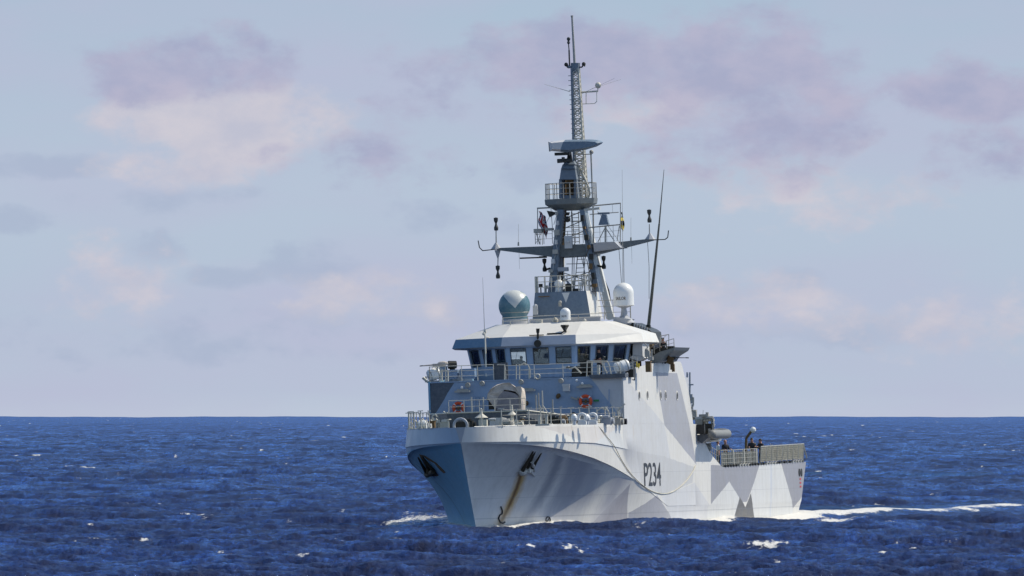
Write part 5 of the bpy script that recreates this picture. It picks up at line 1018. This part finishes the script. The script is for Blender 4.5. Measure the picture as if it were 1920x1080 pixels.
# ---------------------------------------------------------------- flight deck rails and raised safety net
zf = lambda y: T0_(y)
mb = MB(); yy = [57.5,60,62.5,65,67.5,70,72]; px_ = lambda y: hx(y, 3.2)-.1
for a, b in zip(yy, yy[1:]): mb.rail([(px_(a), a, zf(a)), (px_(b), b, zf(b))], 1.08, .8, 4, .03, .014)
mb.rail([(px_(57.5)-.3, 50.0, 4.1), (px_(57.5)-.2, 57.5, 3.3)], 1.0, .7, 3, .03, .014); mb.obj('flight_deck_railing', M['rail'], ship)
mb = MB()
for y in (62.2, 66.5, 71.5): mb.box((px_(y), y, zf(y)+.55), (.10,.16,1.1))
mb.obj('net_post', M['post'], ship)
mb = MB(); yy = np.arange(57.6, 72, .14)
for y in yy: mb.cyl((px_(y)-.03, y, zf(y)+.05), (px_(y)-.03, y, zf(y)+.95), .013, None, 3)
mb.obj('rail_mesh', plain('mesh_cord', (.62,.56,.43), .9, 0, .4, 6), ship)
def netpanel(name, x_of, y0, y1, step, h, lean, mats):
    net = MB(); yy = np.arange(y0, y1, step); thick = .022 if step < .2 else .014
    for i, y in enumerate(yy):
        j = .03*math.sin(i*1.7); a = Vector((x_of(y), y, zf(y)+.22)); b = Vector((x_of(y)+lean, y+j, zf(y)+h+j))
        m1 = a.lerp(b, .5)+Vector((.03*math.sin(i*2.9),0,0)); net.path([a, m1, b], thick, 3)
    for k in range(9):
        f = k/8; net.path([Vector((x_of(y)+lean*f, y, zf(y)+.22+(h-.22)*f+.02*math.sin(y*3+k))) for y in np.arange(y0, y1+.01, 1.0)], .016, 4)
    return net.obj(name, mats, ship)
netm = plain('weathered_net', (.74,.67,.52), .9, 0, .45, 7)
netpanel('safety_net', lambda y: hx(y, 3.2)+.02, 72.2, 90.2, .13, 1.18, .1, netm)
mb = MB()
for y in np.arange(72.2, 90.5, 2.25): mb.cyl((hx(y,3.2)+.03, y, zf(y)), (hx(y,3.2)+.13, y, zf(y)+1.2), .035, None, 6)
mb.cyl((hx(72.2,3.2)+.12,72.2,zf(72.2)+1.2), (hx(90,3.2)+.12,90.2,zf(90)+1.2), .03); mb.path([(hx(90,3.2)+.1,90.2,zf(90)+1.2), (hx(90,3.2)+.14,90.5,zf(90)+.75), (hx(90,3.2)+.22,90.7,zf(90)+.25)], .05); mb.obj('net_frame', M['rail'], ship)
for y in np.arange(58.5, 90.4, 1.1):
    mb = MB(); mb.box((hx(y,3.2)-.02, y, zf(y)+.07), (.16,.32,.14)); mb.cyl((hx(y,3.2)-.02, y, zf(y)+.05), (hx(y,3.2)+.12, y+.2, zf(y)+.16), .035); mb.obj('net_hinge', M['gun'] if int(y*3) % 3 else M['rail'], ship)
netpanel('far_safety_net', lambda y: -hx(y, 3.2), 60, 90.2, .5, 1.1, -.1, netm)
mb = MB(); b = at(1398, 870, x=3.8); mb.path([Vector((b.x,b.y,3.2)), A(1399,822,b.y), A(1410,807,b.y)], .09, 8); mb.obj('floodlight_pole', M['brown'], ship)
mb = MB(); mb.ball(A(1412,806,b.y), .2, 10); mb.obj('floodlight', M['dome'], ship)
mb = MB(); mb.path([A(1446,843,80), A(1449,834,80), A(1443,836,80)], .02); mb.cyl(A(1452,842,80), A(1444,832,80), .02); mb.obj('deck_aerial', M['rail'], ship)
# ---------------------------------------------------------------- people
def skinned(name, verts, edges, rad, mat, parent, sub=1, root=0):
    me = bpy.data.meshes.new(name); me.from_pydata([tuple(v) for v in verts], edges, []); me.materials.append(mat)
    o = bpy.data.objects.new(name, me); COL.objects.link(o); o.parent = parent
    md = o.modifiers.new('skin', 'SKIN'); md.use_smooth_shade = True
    for i, r in enumerate(rad):
        r2 = r if isinstance(r, tuple) else (r, r); me.skin_vertices[0].data[i].radius = r2; me.skin_vertices[0].data[i].use_root = (i == root)
    s_ = o.modifiers.new('sub', 'SUBSURF'); s_.levels = sub; s_.render_levels = sub; return o
def person(base, rz, lab, shirt, trousers, hair, armz=(.25, .25), lean=0.0, cap=None, scale=1.0):
    t = thing('person', lab, 'person', base, 'crew members on deck', Matrix.Rotation(rz, 4, 'Z') @ Matrix.Scale(scale, 4))
    # facing -y; joints
    def V(x, y, z): return Vector((x, y - lean*max(0, z-.95), z))
    vs = [V(0,0,.95), V(0,0,1.15), V(0,0,1.38), V(0,0,1.50), V(0,-.02,1.60), V(0,-.02,1.70)]; ed = [(0,1),(1,2),(2,3),(3,4),(4,5)]; rd = [(.15,.10),(.14,.10),(.18,.11),.055,(.08,.095),(.07,.085)]
    vs.append(V(0,-.125,1.61)); ed.append((4,6)); rd.append(.014)          # nose
    for s_ in (1, -1):
        n = len(vs); vs.append(V(s_*.085,-.01,1.61)); ed.append((4,n)); rd.append(.012)   # ear
        n = len(vs); a, b = armz[0 if s_ > 0 else 1], 0
        vs += [V(s_*.19,0,1.40), V(s_*.25,-.04-.06*a,1.13), V(s_*.20,-.08-a,.98+a*.55), V(s_*.19,-.11-a*1.15,.93+a*.62)]; ed += [(2,n),(n,n+1),(n+1,n+2),(n+2,n+3)]; rd += [.062,.048,.033,(.04,.02)]
        d = (vs[n+3]-vs[n+2]).normalized()
        for k, (off, ln) in enumerate(((-.03,.05),(-.01,.065),(.01,.06),(.028,.045))):
            m = len(vs); p = vs[n+3]+Vector((off,0,0)); vs += [p+d*.03, p+d*(.03+ln)+Vector((0,0,-.015))]; ed += [(n+3,m),(m,m+1)]; rd += [.009,.007]
        m = len(vs); vs += [vs[n+2]+d*.04+Vector((-s_*.04,0,0)), vs[n+2]+d*.09+Vector((-s_*.055,0,0))]; ed += [(n+3,m),(m,m+1)]; rd += [.01,.008]
        n = len(vs); vs += [V(s_*.09,0,.90), V(s_*.11,-.02,.50), V(s_*.11,.02,.09), V(s_*.12,-.14,.05)]; ed += [(0,n),(n,n+1),(n+1,n+2),(n+2,n+3)]; rd += [.095,.062,.045,.04]
    skinned('body', vs, ed, rd, M['skin'], t)
    sv = [V(0,0,.95), V(0,0,1.15), V(0,0,1.38), V(0,0,1.49)]; se = [(0,1),(1,2),(2,3)]; sr = [(.165,.12),(.158,.118),(.2,.125),.07]
    for s_ in (1, -1):
        n = len(sv); a = armz[0 if s_ > 0 else 1]; sv += [V(s_*.19,0,1.40), V(s_*.25,-.04-.06*a,1.13), V(s_*.205,-.07-a*.85,1.0+a*.45)]; se += [(2,n),(n,n+1),(n+1,n+2)]; sr += [.078,.062,.046]
    skinned('shirt', sv, se, sr, M[shirt], t)
    tv = [V(0,0,1.0), V(0,0,.93)]; te = [(0,1)]; tr_ = [(.16,.115),(.165,.12)]
    for s_ in (1, -1): n = len(tv); tv += [V(s_*.09,0,.86), V(s_*.11,-.02,.50), V(s_*.11,.01,.12)]; te += [(1,n),(n,n+1),(n+1,n+2)]; tr_ += [.108,.078,.062]
    skinned('trousers', tv, te, tr_, M[trousers], t)
    mb = MB()
    for s_ in (1, -1): mb.box(V(s_*.115,-.05,.05), (.11,.28,.1), None, 0, .8, .9)
    mb.v = mb.v; b1 = MB(); b1.v, b1.f, b1.mi = mb.v[:8], mb.f[:6], mb.mi[:6]; b1.obj('boot', M['black'], t); b2 = MB(); b2.v = mb.v[8:]; b2.f = mb.f[:6]; b2.mi = [0]*6; b2.obj('boot', M['black'], t)
    mb = MB(); mb.ball(V(0,.015,1.685), .105, 14, 0, (.95,1.08,.9)); 
    if cap: mb.box(V(0,-.12,1.70), (.15,.12,.02))
    mb.obj('cap' if cap else 'hair', M[cap or hair], t, smooth=True)
def stern(px, x, **k): p = at(px, 868, x=x); return Vector((x, p.y, 3.24))
person(stern(1347, 5.0), 2.0, 'person in a white shirt beside the slung inflatable boat, leftmost on the flight deck', 'wshirt', 'navy', 'hair')
person(stern(1361, 5.5), .6, 'person in dark overalls with bare head, beside the person in the white shirt', 'navy', 'navy', 'skin', (.35,.3))
person(stern(1411, 5.6), .2, 'person in a black vest holding something up beside the end of the safety net', 'black', 'navy', 'hair', (.5,.45), .03, None, 1.06)
person(stern(1428, 5.5), -.6, 'person behind the safety net raising camera-like gear, rightmost on the flight deck', 'navy', 'navy', 'hair', (.55,.55), .08, None, 1.03)
mb = MB(); 
person(Vector((A(1243,652,36).x, 36, A(1243,652,36).z-1.0)), .3, 'person in dark clothing on the signal platform under the canopy frame', 'black', 'black', 'hair', (.3,.3), .15, 'navy', .92)
person(Vector((A(946,690,30.0).x, 29.6, 9.04)), .2, 'person seen as a dark figure through a left window of the bridge', 'gun', 'navy', 'hair', (.2,.3))
person(Vector((A(1125,690,29.6).x, 29.4, 9.04)), -.2, 'person behind the second window from the right of the bridge', 'navy', 'navy', 'hair', (.3,.2))
person(Vector((A(977,690,31).x, 31.2, 8.75)), 0, 'person low behind the bright see-through window of the bridge', 'navy', 'navy', 'hair', (.2,.2))

rr = random.Random(9)
for i in range(30):
    y = rr.uniform(3.5, 21); sx = rr.choice((1,1,-1)); x = sx*(edge(y)-rr.uniform(.5, 2.2)); 
    if y > 10.5 and abs(x) < 3.0: continue
    p = Vector((x, y, ZD0)); mb = MB(); k = i % 5; h_ = rr.uniform(.3,.7)
    if k == 0: mb.cyl(p+Vector((-.2,0,h_*.6)), p+Vector((.2,0,h_*.6)), h_*.45, None, 14); mb.box(p+Vector((-.24,0,h_*.4)), (.05,.3,h_*.8)); mb.box(p+Vector((.24,0,h_*.4)), (.05,.3,h_*.8)); nm_ = 'cable_reel'
    elif k == 1: mb.box(p+Vector((0,0,h_*.5)), (.5,.4,h_)); mb.box(p+Vector((0,0,h_+.02)), (.56,.46,.05)); nm_ = 'hose_box'
    elif k == 2: mb.cyl(p, p+Vector((0,0,h_)), .05); mb.torus(p+Vector((0,0,h_)), .16, .03, None, 12, 5); mb.cyl(p+Vector((-.16,0,h_)), p+Vector((.16,0,h_)), .02); nm_ = 'valve_wheel'
    elif k == 3: mb.torus(p+Vector((0,0,.08)), .28, .07, None, 16, 6); mb.torus(p+Vector((0,0,.2)), .24, .07, None, 16, 6); mb.torus(p+Vector((0,0,.3)), .2, .06, None, 16, 6); nm_ = 'rope_coil'
    else: mb.cyl(p, p+Vector((0,0,h_*1.3)), .05); mb.path([p+Vector((0,0,h_*1.3)), p+Vector((.2,0,h_*1.45)), p+Vector((.3,0,h_*1.2))], .05); nm_ = 'gooseneck_vent'
    mb.obj(nm_, M[('gun','rail','post','brown','mgrey','dome')[(i*7) % 6]], ship)
